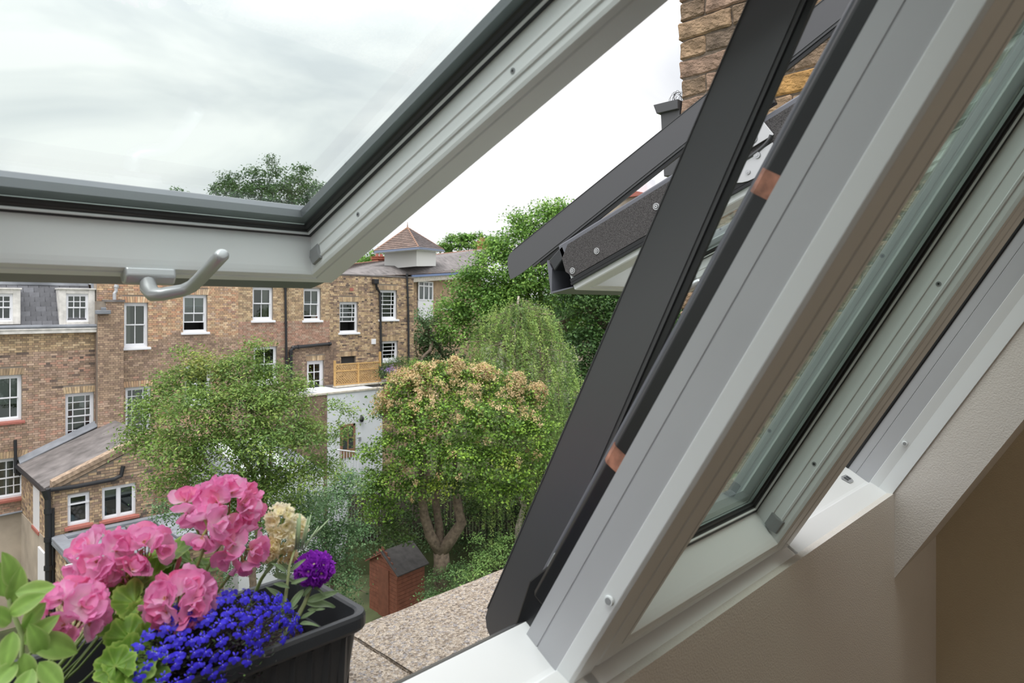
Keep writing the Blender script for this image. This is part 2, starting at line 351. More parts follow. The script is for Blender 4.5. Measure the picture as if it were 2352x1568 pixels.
for i, (nm, x0, x1, L, hd, lab) in enumerate(WN):
    w = empty(nm, RP((x0+x1)/2, S0, .25), lab, 'window', kind='structure')
    xa = x0-.02; xb = x1+.01          # jamb faces
    # right jamb: grooved lining greyed for weaker light, white inner edge, white room lip
    xe = xb+.048 if i < 2 else WX1
    n_in = .226 if i < 2 else .192
    S0j = S0-.004
    b = MB()
    b.prism([RP(xb, S0j, .253), RP(xb, S0j, .2925), RP(xb+.0015, S0j, .2935), RP(xb+.0015, S0j, .2945), RP(xb, S0j, .2955), RP(xb, S0j, .318), RP(xb+.018, S0j, .318), RP(xb+.018, S0j, .253)], UP*(S1-S0j))
    b.build('jamb_lining', M['reveal'], w)
    b = MB()
    if i < 2: b.prism([RP(xb-.0015, S0j, .2535), RP(xb+.002, S0j, .231), RP(xb+.007, S0j, .2265), RP(xe, S0j, .2265), RP(xe, S0j, .30), RP(xb+.0185, S0j, .30), RP(xb+.0185, S0j, .2535)], UP*(S1-S0j))
    else: b.prism([RP(xb-.0015, S0j, .2535), RP(xb+.004, S0j, .228), RP(xb+.004, S0j, n_in), RP(xe+.02, S0j, n_in), RP(xe+.02, S0j, .30), RP(xb+.0185, S0j, .30), RP(xb+.0185, S0j, .2535)], UP*(S1-S0j))
    jm = b.build('jamb', M['white'], w, bevel=.001)
    for s_ in (-.587, -.595+1.05):
        b = MB(); c = RP(xb+.0005, s_+.0, .2405); b.tube([c, c+Vector((-.0035, 0, 0))], [.0068, .0062], 16); b.build('plug', M['white'], jm, smooth=False)
        b = MB(); c = RP(xb-.0031, s_, .2405); b.disc(c, (-1, 0, 0), .0045, .0008, 14); b.build('plug_hole', M['clip'], jm)
    if i == 0:
        b = MB(); b.prism([RP(xa, S0j, .192), RP(xa, S0j, .318), RP(xa-.045, S0j, .318), RP(xa-.045, S0j, .192)], UP*(S1-S0j)); b.build('jamb', M['white'], w)
    # sill and head
    xl = xa-.045 if i == 0 else xa-.0001
    b = MB()
    b.prism([RP(xl, S0, .335), RP(xl, S0-.0, .330), RP(xl, S0, .262), RP(xl, S0+.001, .254), RP(xl, S0+.0055, .252), RP(xl, S0+.0055, .190), RP(xl, S0-.06, .190), RP(xl, S0-.06, .335)], (xe-xl, 0, 0))
    sl = b.build('sill', M['sill_white'], w, bevel=.0012)
    b = MB(); b.prism([RP(xl, S1-.035, .335), RP(xl, S1-.035, .190), RP(xl, S1, .190), RP(xl, S1, .335)], (xe-xl, 0, 0)); b.build('head', M['white'], w)
    if i != 1:
        # bolt bush let into the sill near the right jamb
        for cx in ((xb-.085,) if i == 2 else ()):
            b = MB(); c = RP(cx, S0+.001, .292)
            b.prism([c+Vector((-.022, 0, 0))+OUT*.008, c+Vector((-.012, 0, 0))-OUT*.014, c+Vector((.016, 0, 0))-OUT*.014, c+Vector((.026, 0, 0))+OUT*-.002, c+Vector((.020, 0, 0))+OUT*.012, c+Vector((-.012, 0, 0))+OUT*.014], UP*.003)
            bb = b.build('bolt_bush', M['alu'], sl, bevel=.001)
            b = MB()
            for dx in (-.007, .010):
                b.obox(c+Vector((dx-.006, 0, 0))-OUT*.006+UP*.0031, (.012, 0, 0), OUT*.013, UP*.0006)
            b.build('bolt_slot', M['gasket'], sl)
    if i == 2:
        b = MB(); b.prism([RP(xb-.004, S0-.05, .318), RP(xb-.004, S0-.05, .42), RP(xb+.05, S0-.05, .42), RP(xb+.05, S0-.05, .318)], UP*(S1-S0+.05)); b.build('side_flashing', M['black'], w, bevel=.003)
    # dark outer frame seal beyond the lining
    b = MB(); b.prism([RP(xb+.003, S0j+.06, .318), RP(xb+.003, S0j+.06, .337), RP(xb+.008, S0j+.06, .343), RP(xb+.026, S0j+.06, .343), RP(xb+.026, S0j+.06, .318)], UP*(S1-S0j-.06)); os_ = b.build('outer_seal', M['black'], w, bevel=.002)
    for s_ in ((-.440, -.058) if i == 0 else ()):
        b = MB(); b.prism([RP(xb+.0022, s_, .3185), RP(xb+.0022, s_, .3375), RP(xb+.0075, s_, .344), RP(xb+.02, s_, .344), RP(xb+.02, s_, .3185)], UP*.028); b.build('copper_tape', M['copper'], os_)
    b = MB(); b.prism([RP(xl, S0-.001, .336), RP(xl, S0-.05, .362), RP(xl, S0-.13, .362), RP(xl, S0-.13, .33), RP(xl, S0-.06, .33)], (xe-xl, 0, 0)); b.build('apron_flashing', M['clad'], w)
    sash(w, L, x0, x1, hd, x0+.012 if i != 0 else x0-.02)

# dark roof covering beside and above the windows (outside)
b = MB()
for (x0, x1, s0, s1) in ((-2.3, -.05, -.95, 1.8), (WX1+.02, 2.30, -.95, 1.8), (-.05, WX1+.02, .66, 1.8)):
    b.obox(RP(x0, s0, .30), (x1-x0, 0, 0), UP*(s1-s0), OUT*.02)
tag(b.build('roof_slope', M['slate']), 'dark slate roof slope around the roof windows', 'roof', kind='structure')

# ------------------------------------------------------------------ parapet ledge of concrete coping slabs
m = mat('exposed_aggregate_concrete', (.42, .37, .31), .95)
nt = m.node_tree; N = nt.nodes.new; Lk = nt.links.new; bs = nt.nodes['Principled BSDF']; tc = N('ShaderNodeTexCoord')
vo = N('ShaderNodeTexVoronoi'); vo.inputs['Scale'].default_value = 210; Lk(tc.outputs['Object'], vo.inputs['Vector'])
rp = N('ShaderNodeValToRGB'); e = rp.color_ramp.elements; e[0].color = (.20, .165, .14, 1); e[1].color = (.62, .56, .50, 1)
for p, c in ((.2, (.36, .30, .24, 1)), (.45, (.47, .40, .33, 1)), (.55, (.35, .34, .36, 1)), (.75, (.55, .47, .38, 1))):
    q = rp.color_ramp.elements.new(p); q.color = c
sp = N('ShaderNodeSeparateColor'); Lk(vo.outputs['Color'], sp.inputs[0]); Lk(sp.outputs[0], rp.inputs[0])
ns = N('ShaderNodeTexNoise'); ns.inputs['Scale'].default_value = 420; ns.inputs['Detail'].default_value = 4; Lk(tc.outputs['Object'], ns.inputs['Vector'])
r2 = N('ShaderNodeValToRGB'); e = r2.color_ramp.elements; e[0].position = .36; e[0].color = (.28, .25, .22, 1); e[1].position = .50; e[1].color = (1.05, 1.0, .96, 1)
Lk(ns.outputs['Fac'], r2.inputs[0])
mx = N('ShaderNodeMix'); mx.data_type = 'RGBA'; mx.blend_type = 'MULTIPLY'; mx.inputs['Factor'].default_value = .8; Lk(rp.outputs[0], mx.inputs['A']); Lk(r2.outputs[0], mx.inputs['B'])
Lk(mx.outputs['Result'], bs.inputs['Base Color'])
ad = N('ShaderNodeMath'); ad.operation = 'ADD'; Lk(ns.outputs['Fac'], ad.inputs[0]); Lk(vo.outputs['Distance'], ad.inputs[1])
bp = N('ShaderNodeBump'); bp.inputs['Strength'].default_value = .9; bp.inputs['Distance'].default_value = .003; Lk(ad.outputs[0], bp.inputs['Height']); Lk(bp.outputs[0], bs.inputs['Normal'])
M['concrete'] = m
LZ = -.61; LY = 1.108
led = empty('parapet_ledge', (.6, .9, LZ), 'speckled concrete coping ledge just outside the windows', 'ledge', kind='structure')
edges = [-1.6, -.28, .677, 1.60, 2.34]
for a, c in zip(edges, edges[1:]):
    b = MB(); nx = 24; ny = 10; random.seed(int(a*10))
    V = []; Fc = []
    for i in range(nx+1):
        for j in range(ny+1):
            x = a+.004+(c-a-.008)*i/nx; y = .66+(LY-.66)*j/ny
            z = LZ+random.uniform(-.0012, .0012)
            if i in (0, nx): z -= .004; x += random.uniform(-.0012, .0012)
            if j == ny: z -= .006; y += random.uniform(-.002, .002)
            V.append((x, y, z))
    for i in range(nx):
        for j in range(ny): k = i*(ny+1)+j; Fc.append((k, k+ny+1, k+ny+2, k+1))
    b.add(V, Fc)
    b.box((a+.0045, .66, LZ-.07), (c-.0045, LY-.001, LZ-.007)); b.build('coping_slab', M['concrete'], led)
b = MB(); b.box((-1.6, .67, LZ-.07), (2.34, LY-.02, LZ-.012)); b.build('mortar_joint', M['mortar'], led)
b = MB(); b.box((-2.3, .70, -10.5), (2.6, LY-.05, LZ-.07)); tag(b.build('wall_outer', M['mortar']), 'outside face of our own house below the ledge', 'wall', kind='structure')

# ------------------------------------------------------------------ brick party-wall stack beyond the third window (bricks one by one)
def brick_mesh(name, lx, ly, lz, seed, rough=.004):
    random.seed(seed); import bmesh
    from mathutils import noise
    bm = bmesh.new(); bmesh.ops.create_cube(bm, size=1)
    for v in bm.verts: v.co = Vector((v.co.x*lx, v.co.y*ly, v.co.z*lz))
    bmesh.ops.subdivide_edges(bm, edges=[e for e in bm.edges if abs((e.verts[0].co-e.verts[1].co).y) > .05], cuts=5, use_grid_fill=True)
    bmesh.ops.subdivide_edges(bm, edges=[e for e in bm.edges if abs((e.verts[0].co-e.verts[1].co).z) > .05], cuts=2, use_grid_fill=True)
    bmesh.ops.bevel(bm, geom=[e for e in bm.edges if len(e.link_faces) == 2 and e.calc_face_angle() > 1], offset=.006, segments=1, affect='EDGES')
    for v in bm.verts:
        n = noise.noise_vector(v.co*28+Vector((seed*9, 0, 0))); v.co += Vector((n.x*.006, n.y*.006, n.z*.0055))
    me = bpy.data.meshes.new(name); bm.to_mesh(me); bm.free(); return me
def brickmat(name, c):
    return mat(name, c, .95, noise=.45, nscale=22, bump=1.0, bscale=70, detail=6)
BM = [brickmat('weathered_brick_'+n, c) for n, c in (('buff', (.33, .225, .14)), ('pink', (.29, .195, .14)), ('brown', (.235, .165, .11)), ('sooty', (.17, .125, .09)), ('orange', (.42, .24, .085)))]
st = empty('chimney_stack', (2.38, 1.0, LZ), 'weathered yellow brick chimney stack rising beyond the far window', 'chimney')
b = MB(); b.prism([(2.309, 1.33, LZ+.001), (2.309, (.33-.5163*LZ)/.8564, LZ+.001), (2.309, .02, (.33-.017)/.5163), (2.309, .02, 2.2), (2.309, 1.33, 2.2)], (.3, 0, 0)); b.build('mortar_core', mat('dark_lime_mortar', (.16, .125, .095), .95, noise=.3, nscale=30, bump=.8, bscale=80), st)
stm = [brick_mesh('brick', .10, .217, .068, k) for k in range(3)]; hdm = [brick_mesh('brick', .10, .104, .068, k+5) for k in range(3)]
hs = {}
def brick_obj(kind, y, z, k):
    key = (kind, random.randrange(3), k)
    if key not in hs:
        me = (stm if kind == 's' else hdm)[key[1]].copy(); me.materials.clear(); me.materials.append(BM[k]); hs[key] = me
    o = inst('brick', hs[key], Matrix.Translation((2.352+random.uniform(-.003, .003), y, z)) @ Matrix.Rotation(random.uniform(-.012, .012), 4, 'X') @ Matrix.Rotation(random.uniform(-.02, .02), 4, 'Z'), st)
random.seed(3)
for row in range(int((1.9-LZ)/.0745)):
    z = LZ+.04+row*.0745; y = 1.34+random.uniform(-.006, .006); k = row % 2
    while y > max(.05, (.42-.5163*z)/.8564):
        w = .215 if k % 2 == 0 else .102
        brick_obj('s' if k % 2 == 0 else 'h', y-w/2, z, random.choices(range(5), (4, 4, 3, 1, 1.5 if y < 1.05 else .2))[0]); y -= w+.006; k += 1
# black hopper fixed to the outer face of the stack
hp = empty('rain_hopper', (2.33, 1.38, .52), 'black metal hopper box fixed to the outer edge of the brick stack', 'hopper')
b = MB(); p0 = Vector((2.30, 1.345, .625))
b.prism([(2.31, 1.345, .52), (2.31, 1.415, .52), (2.31, 1.43, .775), (2.31, 1.345, .775)], (.10, 0, 0)); b.build('box', M['clad'], hp, bevel=.002)
b = MB(); b.prism([(2.295, 1.345, .772), (2.295, 1.44, .772), (2.295, 1.455, .81), (2.295, 1.345, .81)], (.13, 0, 0)); b.build('rim', M['clad'], hp, bevel=.002)
b = MB(); random.seed(5)
for k in range(12):
    a = random.uniform(0, 6.28); c = Vector((2.34+random.uniform(-.02, .05), 1.375, .81)); r = random.uniform(.025, .045)
    b.tube([c+Vector((math.cos(a)*r*math.cos(t), math.sin(a)*r*math.cos(t), r*1.2*math.sin(t))) for t in [math.pi*j/8 for j in range(9)]], .0008, 4)
b.build('wire_guard', M['black'], hp)
# ------------------------------------------------------------------ ground
GZ = -10.5
b = MB(); b.quad((-600, 1.06, GZ), (2500, 1.06, GZ), (2500, 2500, GZ), (-600, 2500, GZ)); struct(b, 'ground', M['ground'], 'garden ground far below the window', 'ground')
YF = 27.0
def X_(u, Y=YF): r = ray(u, 700); return r.x/r.y*Y
def Z_(u, v, Y=YF): return at(u, v, Y=Y).z
PAL = {
 'buff':   [(.47, .345, .205), (.42, .30, .18), (.50, .38, .24), (.37, .26, .165), (.30, .22, .14)],
 'orange': [(.52, .36, .215), (.48, .31, .19), (.55, .41, .27), (.44, .29, .18), (.37, .255, .17), (.47, .27, .165)],
 'brown':  [(.34, .24, .165), (.31, .22, .15), (.38, .275, .19), (.27, .19, .135), (.245, .17, .125)],
 'pink':   [(.39, .275, .205), (.36, .255, .19), (.42, .305, .225), (.33, .23, .17), (.39, .235, .17)],
 'red':    [(.38, .225, .16), (.41, .25, .185), (.34, .21, .15), (.38, .27, .20)],
 'dark':   [(.11, .085, .07), (.15, .11, .09), (.20, .15, .11)],
 'deep':   [(.235, .165, .12), (.21, .145, .105), (.26, .185, .13), (.18, .125, .095)],
}
def brickwork(mb, x0, x1, z0, z1, y, fn, holes=(), course=.075, ln=.215, axis='x', sgn=-1, depth=.012):
    """Flemish bond; fn(x,z)->palette name; holes are (x0,x1,z0,z1)"""
    r = 0; z = z0
    while z < z1-.02:
        x = x0-(.16 if r % 2 else 0); k = 0
        while x < x1:
            w = ln if (k % 2 == 0) else .1025
            a, c = max(x, x0)+.005, min(x+w, x1)-.002; zz0, zz1 = z+.006, min(z+course-.004, z1)
            segs = [(a, c)]
            for h in holes:
                if zz1 > h[2] and zz0 < h[3]:
                    ns = []
                    for p, q in segs:
                        if q <= h[0] or p >= h[1]: ns.append((p, q))
                        else:
                            if p < h[0]-.02: ns.append((p, h[0]))
                            if q > h[1]+.02: ns.append((h[1], q))
                    segs = ns
            pal = PAL[fn((a+c)/2, z)]
            col = random.choice(pal); f = random.uniform(.88, 1.12); col = (col[0]*f, col[1]*f, col[2]*f)
            d = depth+random.uniform(-.003, .004)
            for p, q in segs:
                if q-p < .015: continue
                if axis == 'x': P = [(p, y, zz0), (q, y, zz0), (q, y, zz1), (p, y, zz1)]; Q = [(v[0], y+sgn*d, v[2]) for v in P]
                else: P = [(y, p, zz0), (y, q, zz0), (y, q, zz1), (y, p, zz1)]; Q = [(y+sgn*d, v[1], v[2]) for v in P]
                mb.add(P+Q, [(4, 5, 6, 7), (0, 1, 5, 4), (1, 2, 6, 5), (2, 3, 7, 6), (3, 0, 4, 7)], col)
            x += w+.005; k += 1
        z += course; r += 1
def lintel(mb, x0, x1, z, y, pal, h=.22, arch=.0):
    n = max(3, int((x1-x0)/.075)); 
    for i in range(n):
        t = (i+.5)/n*2-1; lean = t*.05; xa = x0+(x1-x0)*i/n+.004; xb = x0+(x1-x0)*(i+1)/n-.004; zz = z+arch*(1-t*t)
        col = random.choice(PAL[pal]); f = random.uniform(.85, 1.15); col = tuple(c*f for c in col)
        P = [(xa, y, zz), (xb, y, zz), (xb+lean, y, zz+h), (xa+lean, y, zz+h)]; Q = [(p[0], y-.014, p[2]) for p in P]
        mb.add(P+Q, [(4, 5, 6, 7), (0, 1, 5, 4), (1, 2, 6, 5), (2, 3, 7, 6), (3, 0, 4, 7)], col)
def wall_holes(mb, x0, x1, z0, z1, y, holes, t=.28):
    xs = sorted({x0, x1} | {min(max(h[i], x0), x1) for h in holes for i in (0, 1)}); zs = sorted({z0, z1} | {min(max(h[i], z0), z1) for h in holes for i in (2, 3)})
    for i in range(len(xs)-1):
        for j in range(len(zs)-1):
            cx = (xs[i]+xs[i+1])/2; cz = (zs[j]+zs[j+1])/2
            if not any(h[0] < cx < h[1] and h[2] < cz < h[3] for h in holes): mb.quad((xs[i], y, zs[j]), (xs[i+1], y, zs[j]), (xs[i+1], y, zs[j+1]), (xs[i], y, zs[j+1]))
    for h in holes:
        a, c, d, e = h; Y2 = y+t
        mb.quad((a, y, d), (a, Y2, d), (a, Y2, e), (a, y, e)); mb.quad((c, y, d), (c, y, e), (c, Y2, e), (c, Y2, d))
        mb.quad((a, y, e), (a, Y2, e), (c, Y2, e), (c, y, e)); mb.quad((a, y, d), (c, y, d), (c, Y2, d), (a, Y2, d))
def rectpx(u0, v0, u1, v1, Y=YF):
    um = (u0+u1)/2; vm = (v0+v1)/2
    return (X_(u0, Y), X_(u1, Y), Z_(um, v1, Y), Z_(um, v0, Y))
def sashwin(par, R, Y, cols=2, rows=(1, 1), open_=0.0, sill='paint', arch=0, curtain=None, blind=0, stained=False, side=0, frame=.075, rec=.10, bar=.028, single=False, divider=None):
    """double hung sash window in a recess: frame mesh with panes, sill, curtain as sub-parts"""
    x0, x1, z0, z1 = R; y = Y+rec
    b = MB(); f = frame
    b.box((x0, y, z0), (x0+f, y+.09, z1)); b.box((x1-f, y, z0), (x1, y+.09, z1)); b.box((x0+f, y, z1-f), (x1-f, y+.09, z1)); b.box((x0+f, y, z0), (x1-f, y+.09, z0+f*1.1))
    if arch:
        n = 8
        for i in range(n):
            ta = i/n*2-1; tb = (i+1)/n*2-1; xa = x0+(x1-x0)*i/n; xb = x0+(x1-x0)*(i+1)/n
            b.prism([(xa, y, z1-.01), (xb, y, z1-.01), (xb, y, z1+arch*(1-tb*tb)), (xa, y, z1+arch*(1-ta*ta))], (0, .09, 0))
    xi0, xi1, zi0, zi1 = x0+f, x1-f, z0+f*1.1, z1-f; zm = (zi0+zi1)/2
    def grid(a, c, lo, hi, yy, nc, nr):
        w = .045
        b.box((a, yy, lo), (c, yy+.035, lo+w)); b.box((a, yy, hi-w), (c, yy+.035, hi)); b.box((a, yy, lo+w), (a+.03, yy+.035, hi-w)); b.box((c-.03, yy, lo+w), (c, yy+.035, hi-w))
        if side:
            for xx in (a+side, c-side): b.box((xx-bar/2, yy+.004, lo+w), (xx+bar/2, yy+.03, hi-w))
        else:
            for k in range(1, nc): xx = a+(c-a)*k/nc; b.box((xx-bar/2, yy+.004, lo+w), (xx+bar/2, yy+.03, hi-w))
        for k in range(1, nr): zz = lo+(hi-lo)*k/nr; b.box((a+.03, yy+.006, zz-bar/2), (c-.03, yy+.028, zz+bar/2))
        return (a+.02, c-.02, lo+.02, hi-.02, yy+.018)
    pn = []
    if single: pn.append(grid(xi0, xi1, zi0, zi1, y+.02, cols, rows[0]))
    elif divider is not None:
        xd = xi0+(xi1-xi0)*divider; b.box((xd-.04, y, zi0), (xd+.04, y+.08, zi1)); pn.append(grid(xi0, xd-.03, zi0, zi1, y+.02, 1, rows[0])); pn.append(grid(xd+.03, xi1, zi0, zi1, y+.02, 1, rows[1]))
    else:
        g = (zi1-zi0)*open_
        pn.append(grid(xi0, xi1, zm-.02, zi1, y+.015, cols, rows[0])); pn.append(grid(xi0, xi1, zi0+g, zm+.025+g, y+.052, cols, rows[1]))
    w = b.build('window', M['paint'], par)
    for p in pn:
        b = MB(); b.quad((p[0], p[4], p[2]), (p[1], p[4], p[2]), (p[1], p[4], p[3]), (p[0], p[4], p[3])); b.build('pane', M['farpane'], w)
    b = MB(); D = .75
    b.add([(x0, y+.09, z0), (x1, y+.09, z0), (x1, y+.09, z1), (x0, y+.09, z1), (x0, y+D, z0), (x1, y+D, z0), (x1, y+D, z1), (x0, y+D, z1)], [(4, 5, 6, 7), (0, 1, 5, 4), (1, 2, 6, 5), (2, 3, 7, 6), (3, 0, 4, 7)])
    b.build('room_behind', M['dark'], w)
    if curtain:
        b = MB(); n = 10
        for (ca, cb) in curtain:
            for i in range(n):
                xa = xi0+(xi1-xi0)*(ca+(cb-ca)*i/n); xb = xi0+(xi1-xi0)*(ca+(cb-ca)*(i+1)/n); ya = y+.15+(.03 if i % 2 else 0); yb = y+.15+(0 if i % 2 else .03)
                b.quad((xa, ya, z0), (xb, yb, z0), (xb, yb, z1), (xa, ya, z1))
        b.build('curtain', M['curtain'], w)
    if blind:
        b = MB(); b.box((xi0, y+.10, zi1-(zi1-zi0)*blind), (xi1, y+.11, zi1)); b.build('blind', M['blind'], w)
    if stained:
        b = MB()
        for (xx0, xx1, za, zc) in ((xi1-side+.02, xi1-.03, .62, .97), (xi1-side+.02, xi1-.03, .30, .45), (xi1-side+.02, xi1-.03, .06, .24), (xi0+.03, xi0+side-.02, .44, .62), (xi0+.03, xi0+side-.02, .02, .18)):
            b.box((xx0, y+.095, zi0+(zi1-zi0)*za), (xx1, y+.1, zi0+(zi1-zi0)*zc))
        b.build('stained_pane', M['redglass'], w)
    if sill:
        b = MB(); b.prism([(x0-.08, Y-.09, z0-.10), (x0-.08, Y-.09, z0-.02), (x0-.08, Y+rec+.02, z0+.015), (x0-.08, Y+rec+.02, z0-.10)], (x1-x0+.16, 0, 0)); b.build('window_sill', M[sill], w, bevel=.008)
    return w
def pipe(par, pts, r=.05, name='drainpipe', collars=True):
    b = MB(); b.tube(pts, r, 10)
    if collars:
        for i in range(len(pts)-1):
            p, q = Vector(pts[i]), Vector(pts[i+1]); L = (q-p).length
            for k in range(int(L/1.5)+1):
                c = p+(q-p)*min(.98, (k*1.5+.05)/L) if L > .3 else p
                d = (q-p).normalized(); b.tube([c, c+d*.07], r*1.3, 10)
    return b.build(name, M['iron'], par, smooth=False)

# ---- the long terrace opposite, house by house ---------------------------
random.seed(11)
XA0, XA1, XB1, XC1, XD1 = -6.0, X_(222), X_(547), X_(757), X_(950)
ZT = Z_(845, 634)       # parapet top of the three flat-topped houses
WIN = {
 'A': [((-60, 863, 50, 970), dict(cols=2, rows=(1, 1), side=.22, blind=.66, sill='redsill')), ((150, 902, 216, 1010), dict(rows=(3, 3), side=.17, stained=True, blind=.8, sill='stone')),
       ((-45, 1054, 57, 1148), dict(cols=5, rows=(2, 2), sill='redsill', curtain=[(.0, 1.)])), ((-40, 1258, 52, 1352), dict(cols=4, rows=(3, 3), sill='redsill'))],
 'B': [((285, 695, 340, 797), dict(cols=2, curtain=[(.0, .3)])), ((420, 677, 476, 762), dict(cols=2, open_=.22, blind=.35)), ((288, 888, 347, 998), dict(rows=(3, 3), side=.17)), ((425, 838, 484, 925), dict(cols=2))],
 'C': [((580, 659, 627, 735), dict(cols=2, arch=.09, curtain=[(.62, .95)])), ((697, 662, 737, 735), dict(cols=2, arch=.09, curtain=[(.6, .95)], open_=.07)), ((583, 796, 636, 878), dict(cols=2)), ((705, 828, 744, 902), dict(cols=2, rows=(3,), single=True, frame=.12, bar=.04))],
 'D': [((780, 693, 822, 763), dict(rows=(3, 3), side=.16, open_=.32)), ((872, 666, 912, 733), dict(rows=(3, 3), side=.18, curtain=[(.1, .9)])), ((873, 783, 914, 828), dict(rows=(2, 2), side=.18)), ((783, 818, 817, 834), None)],
}
def terrace(name, lab, key, x0, x1, zt, fn, pal_l, grp='brick terraced houses opposite'):
    h = empty('terraced_house', ((x0+x1)/2, YF, GZ), lab, 'house', grp)
    holes = [rectpx(*r) for r, k in WIN[key]]
    b = MB(); wall_holes(b, x0, x1, GZ, zt, YF, holes)
    b.quad((x0, YF, zt), (x1, YF, zt), (x1, YF+7, zt), (x0, YF+7, zt)); b.quad((x1, YF, GZ), (x1, YF+7, GZ), (x1, YF+7, zt), (x1, YF, zt)); b.quad((x0, YF, GZ), (x0, YF, zt), (x0, YF+7, zt), (x0, YF+7, GZ)); b.quad((x0, YF+7, GZ), (x0, YF+7, zt), (x1, YF+7, zt), (x1, YF+7, GZ))
    b.build('wall', M['mortar'], h)
    b = MB(); lh = []
    for (r, k), R in zip(WIN[key], holes):
        lh.append((R[0]-.04, R[1]+.04, R[3]+((k or {}).get('arch', 0)), R[3]+.23+((k or {}).get('arch', 0)))); lintel(b, R[0]-.04, R[1]+.04, R[3]+.005, YF, pal_l, arch=(k or {}).get('arch', 0))
    brickwork(b, x0, x1, GZ+1.2, zt, YF, fn, holes+lh)
    o = b.build('brickwork', M['brick'], h); o['kind'] = 'stuff'
    for (r, k), R in zip(WIN[key], holes):
        if k is None:
            b = MB(); b.box((R[0], YF+.15, R[2]), (R[1], YF+.2, R[3])); o = b.build('vent', M['dark'], h)
        else: sashwin(h, R, YF, **k)
    return h
def fA(x, z):
    if z > -1.55: return 'buff'
    if z > -2.9 and random.random() < .10: return 'dark'
    if random.random() < .05: return 'red'
    return 'pink' if random.random() < .6 else 'brown'
def fB(x, z):
    if z > -1.05+.25*math.sin(x*2.1): return 'orange' if random.random() < .85 else 'pink'
    if z > -3.0: return 'brown' if random.random() < .8 else 'pink'
    return 'pink' if random.random() < .5 else 'orange'
def fC(x, z):
    if z > -.62: return 'buff'
    if z > -1.75: return 'red' if random.random() < .75 else 'pink'
    return 'deep' if random.random() < .7 else 'brown'
def fD(x, z):
    if x < XC1+.35: return 'deep' if z < -1.5 or random.random() < .3 else 'buff'
    if random.random() < .11: return 'dark'
    return 'buff' if random.random() < .72 else 'brown'
ZA = -.86
hA = terrace('A', 'leftmost brown brick house with a slate mansard roof and dormers', 'A', XA0, XA1, ZA, fA, 'buff')
hB = terrace('B', 'orange brick house just right of the slate mansard, flue pipe on its pier', 'B', XA1, XB1, ZT, fB, 'orange')
hC = terrace('C', 'brick house with two arched white windows either side of a drainpipe', 'C', XB1, XC1, ZT, fC, 'buff')
hD = terrace('D', 'yellow brick house at the end of the row above the timber trellis', 'D', XC1, XD1, ZT-.02, fD, 'buff')
# house A: cornice, gutter, mansard with slates and two dormers
b = MB(); b.box((XA0, YF-.22, ZA-.02), (XA1-.05, YF+.1, ZA+.10)); b.box((XA0, YF-.25, ZA+.10), (XA1-.05, YF+.15, ZA+.14)); b.build('cornice', M['paintold'], hA, bevel=.01)
b = MB(); b.tube([(XA0, YF-.18, ZA+.20), (XA1-.03, YF-.18, ZA+.20)], .07, 8); b.build('gutter', M['lead'], hA)
ZM0, ZM1 = ZA+.14, Z_(120, 652, 27.8)
YM0, YM1 = YF+.12, YF+.75
b = MB(); b.prism([(XA0, YM0+.03, ZM0), (XA0, YM1+.03, ZM1), (XA0, YM1+5, ZM1), (XA0, YM1+5, ZM0)], (XA1-.1-XA0, 0, 0)); rf = b.build('mansard_roof', M['lead'], hA)
b = MB(); b.box((XA0, YM1-.1, ZM1-.06), (XA1-.1, YM1+.35, ZM1+.10)); b.build('roof_kerb', M['lead'], rf, bevel=.02)
dirM = Vector((0, YM1-YM0, ZM1-ZM0)); LM = dirM.length; dirM.normalize(); nM = Vector((0, -dirM.z, dirM.y))
slate_me = []
for k in range(4):
    b = MB(); b.obox((-.145, 0, 0), (.290, 0, 0), (0, 0, .26), (0, -.012, 0))
    me = bpy.data.meshes.new('slate'); me.from_pydata(b.v, [], b.f); g = (.085, .10, .125, .15)[k]; mm = mat('slate_tone_%s' % 'abcd'[k], (g, g*1.02, g*1.12), .5, noise=.3, nscale=4); me.materials.append(mm); slate_me.append(me)
rowh = .175; nrow = int(LM/rowh)
for r in range(nrow+1):
    q = r*rowh; x = X_(-30)+(.15 if r % 2 else 0)
    while x < XA1-.35:
        p = Vector((x+.15, YM0, ZM0))+dirM*q+nM*.018
        R_ = Matrix((( 1, 0, 0), (0, -nM.y, dirM.y), (0, -nM.z, dirM.z))).to_4x4()
        inst('slate', slate_me[random.choices(range(4), (2, 4, 4, 1))[0]], Matrix.Translation(p) @ R_ @ Matrix.Rotation(.05, 4, 'X'), rf)
        x += .30
for (u0, v0, u1, v1) in ((-50, 664, 47, 745), (136, 665, 218, 745)):
    R = rectpx(u0, v0, u1, v1, YF+.12); yd = YF+.10
    b = MB(); f = .20
    b.box((R[0], yd, R[2]), (R[0]+f, yd+.8, R[3])); b.box((R[1]-f, yd, R[2]), (R[1], yd+.8, R[3])); b.box((R[0]+f, yd, R[3]-.14), (R[1]-f, yd+.8, R[3])); b.box((R[0]+f, yd-.05, R[2]), (R[1]-f, yd+.3, R[2]+.10)); b.box((R[0]-.03, yd-.06, R[3]), (R[1]+.03, yd+.9, R[3]+.05))
    d = b.build('dormer', M['paintold'], hA, bevel=.01)
    w = sashwin(hA, (R[0]+f, R[1]-f, R[2]+.1, R[3]-.14), yd, cols=3, rows=(2, 1), sill=None, frame=.05, rec=.06)
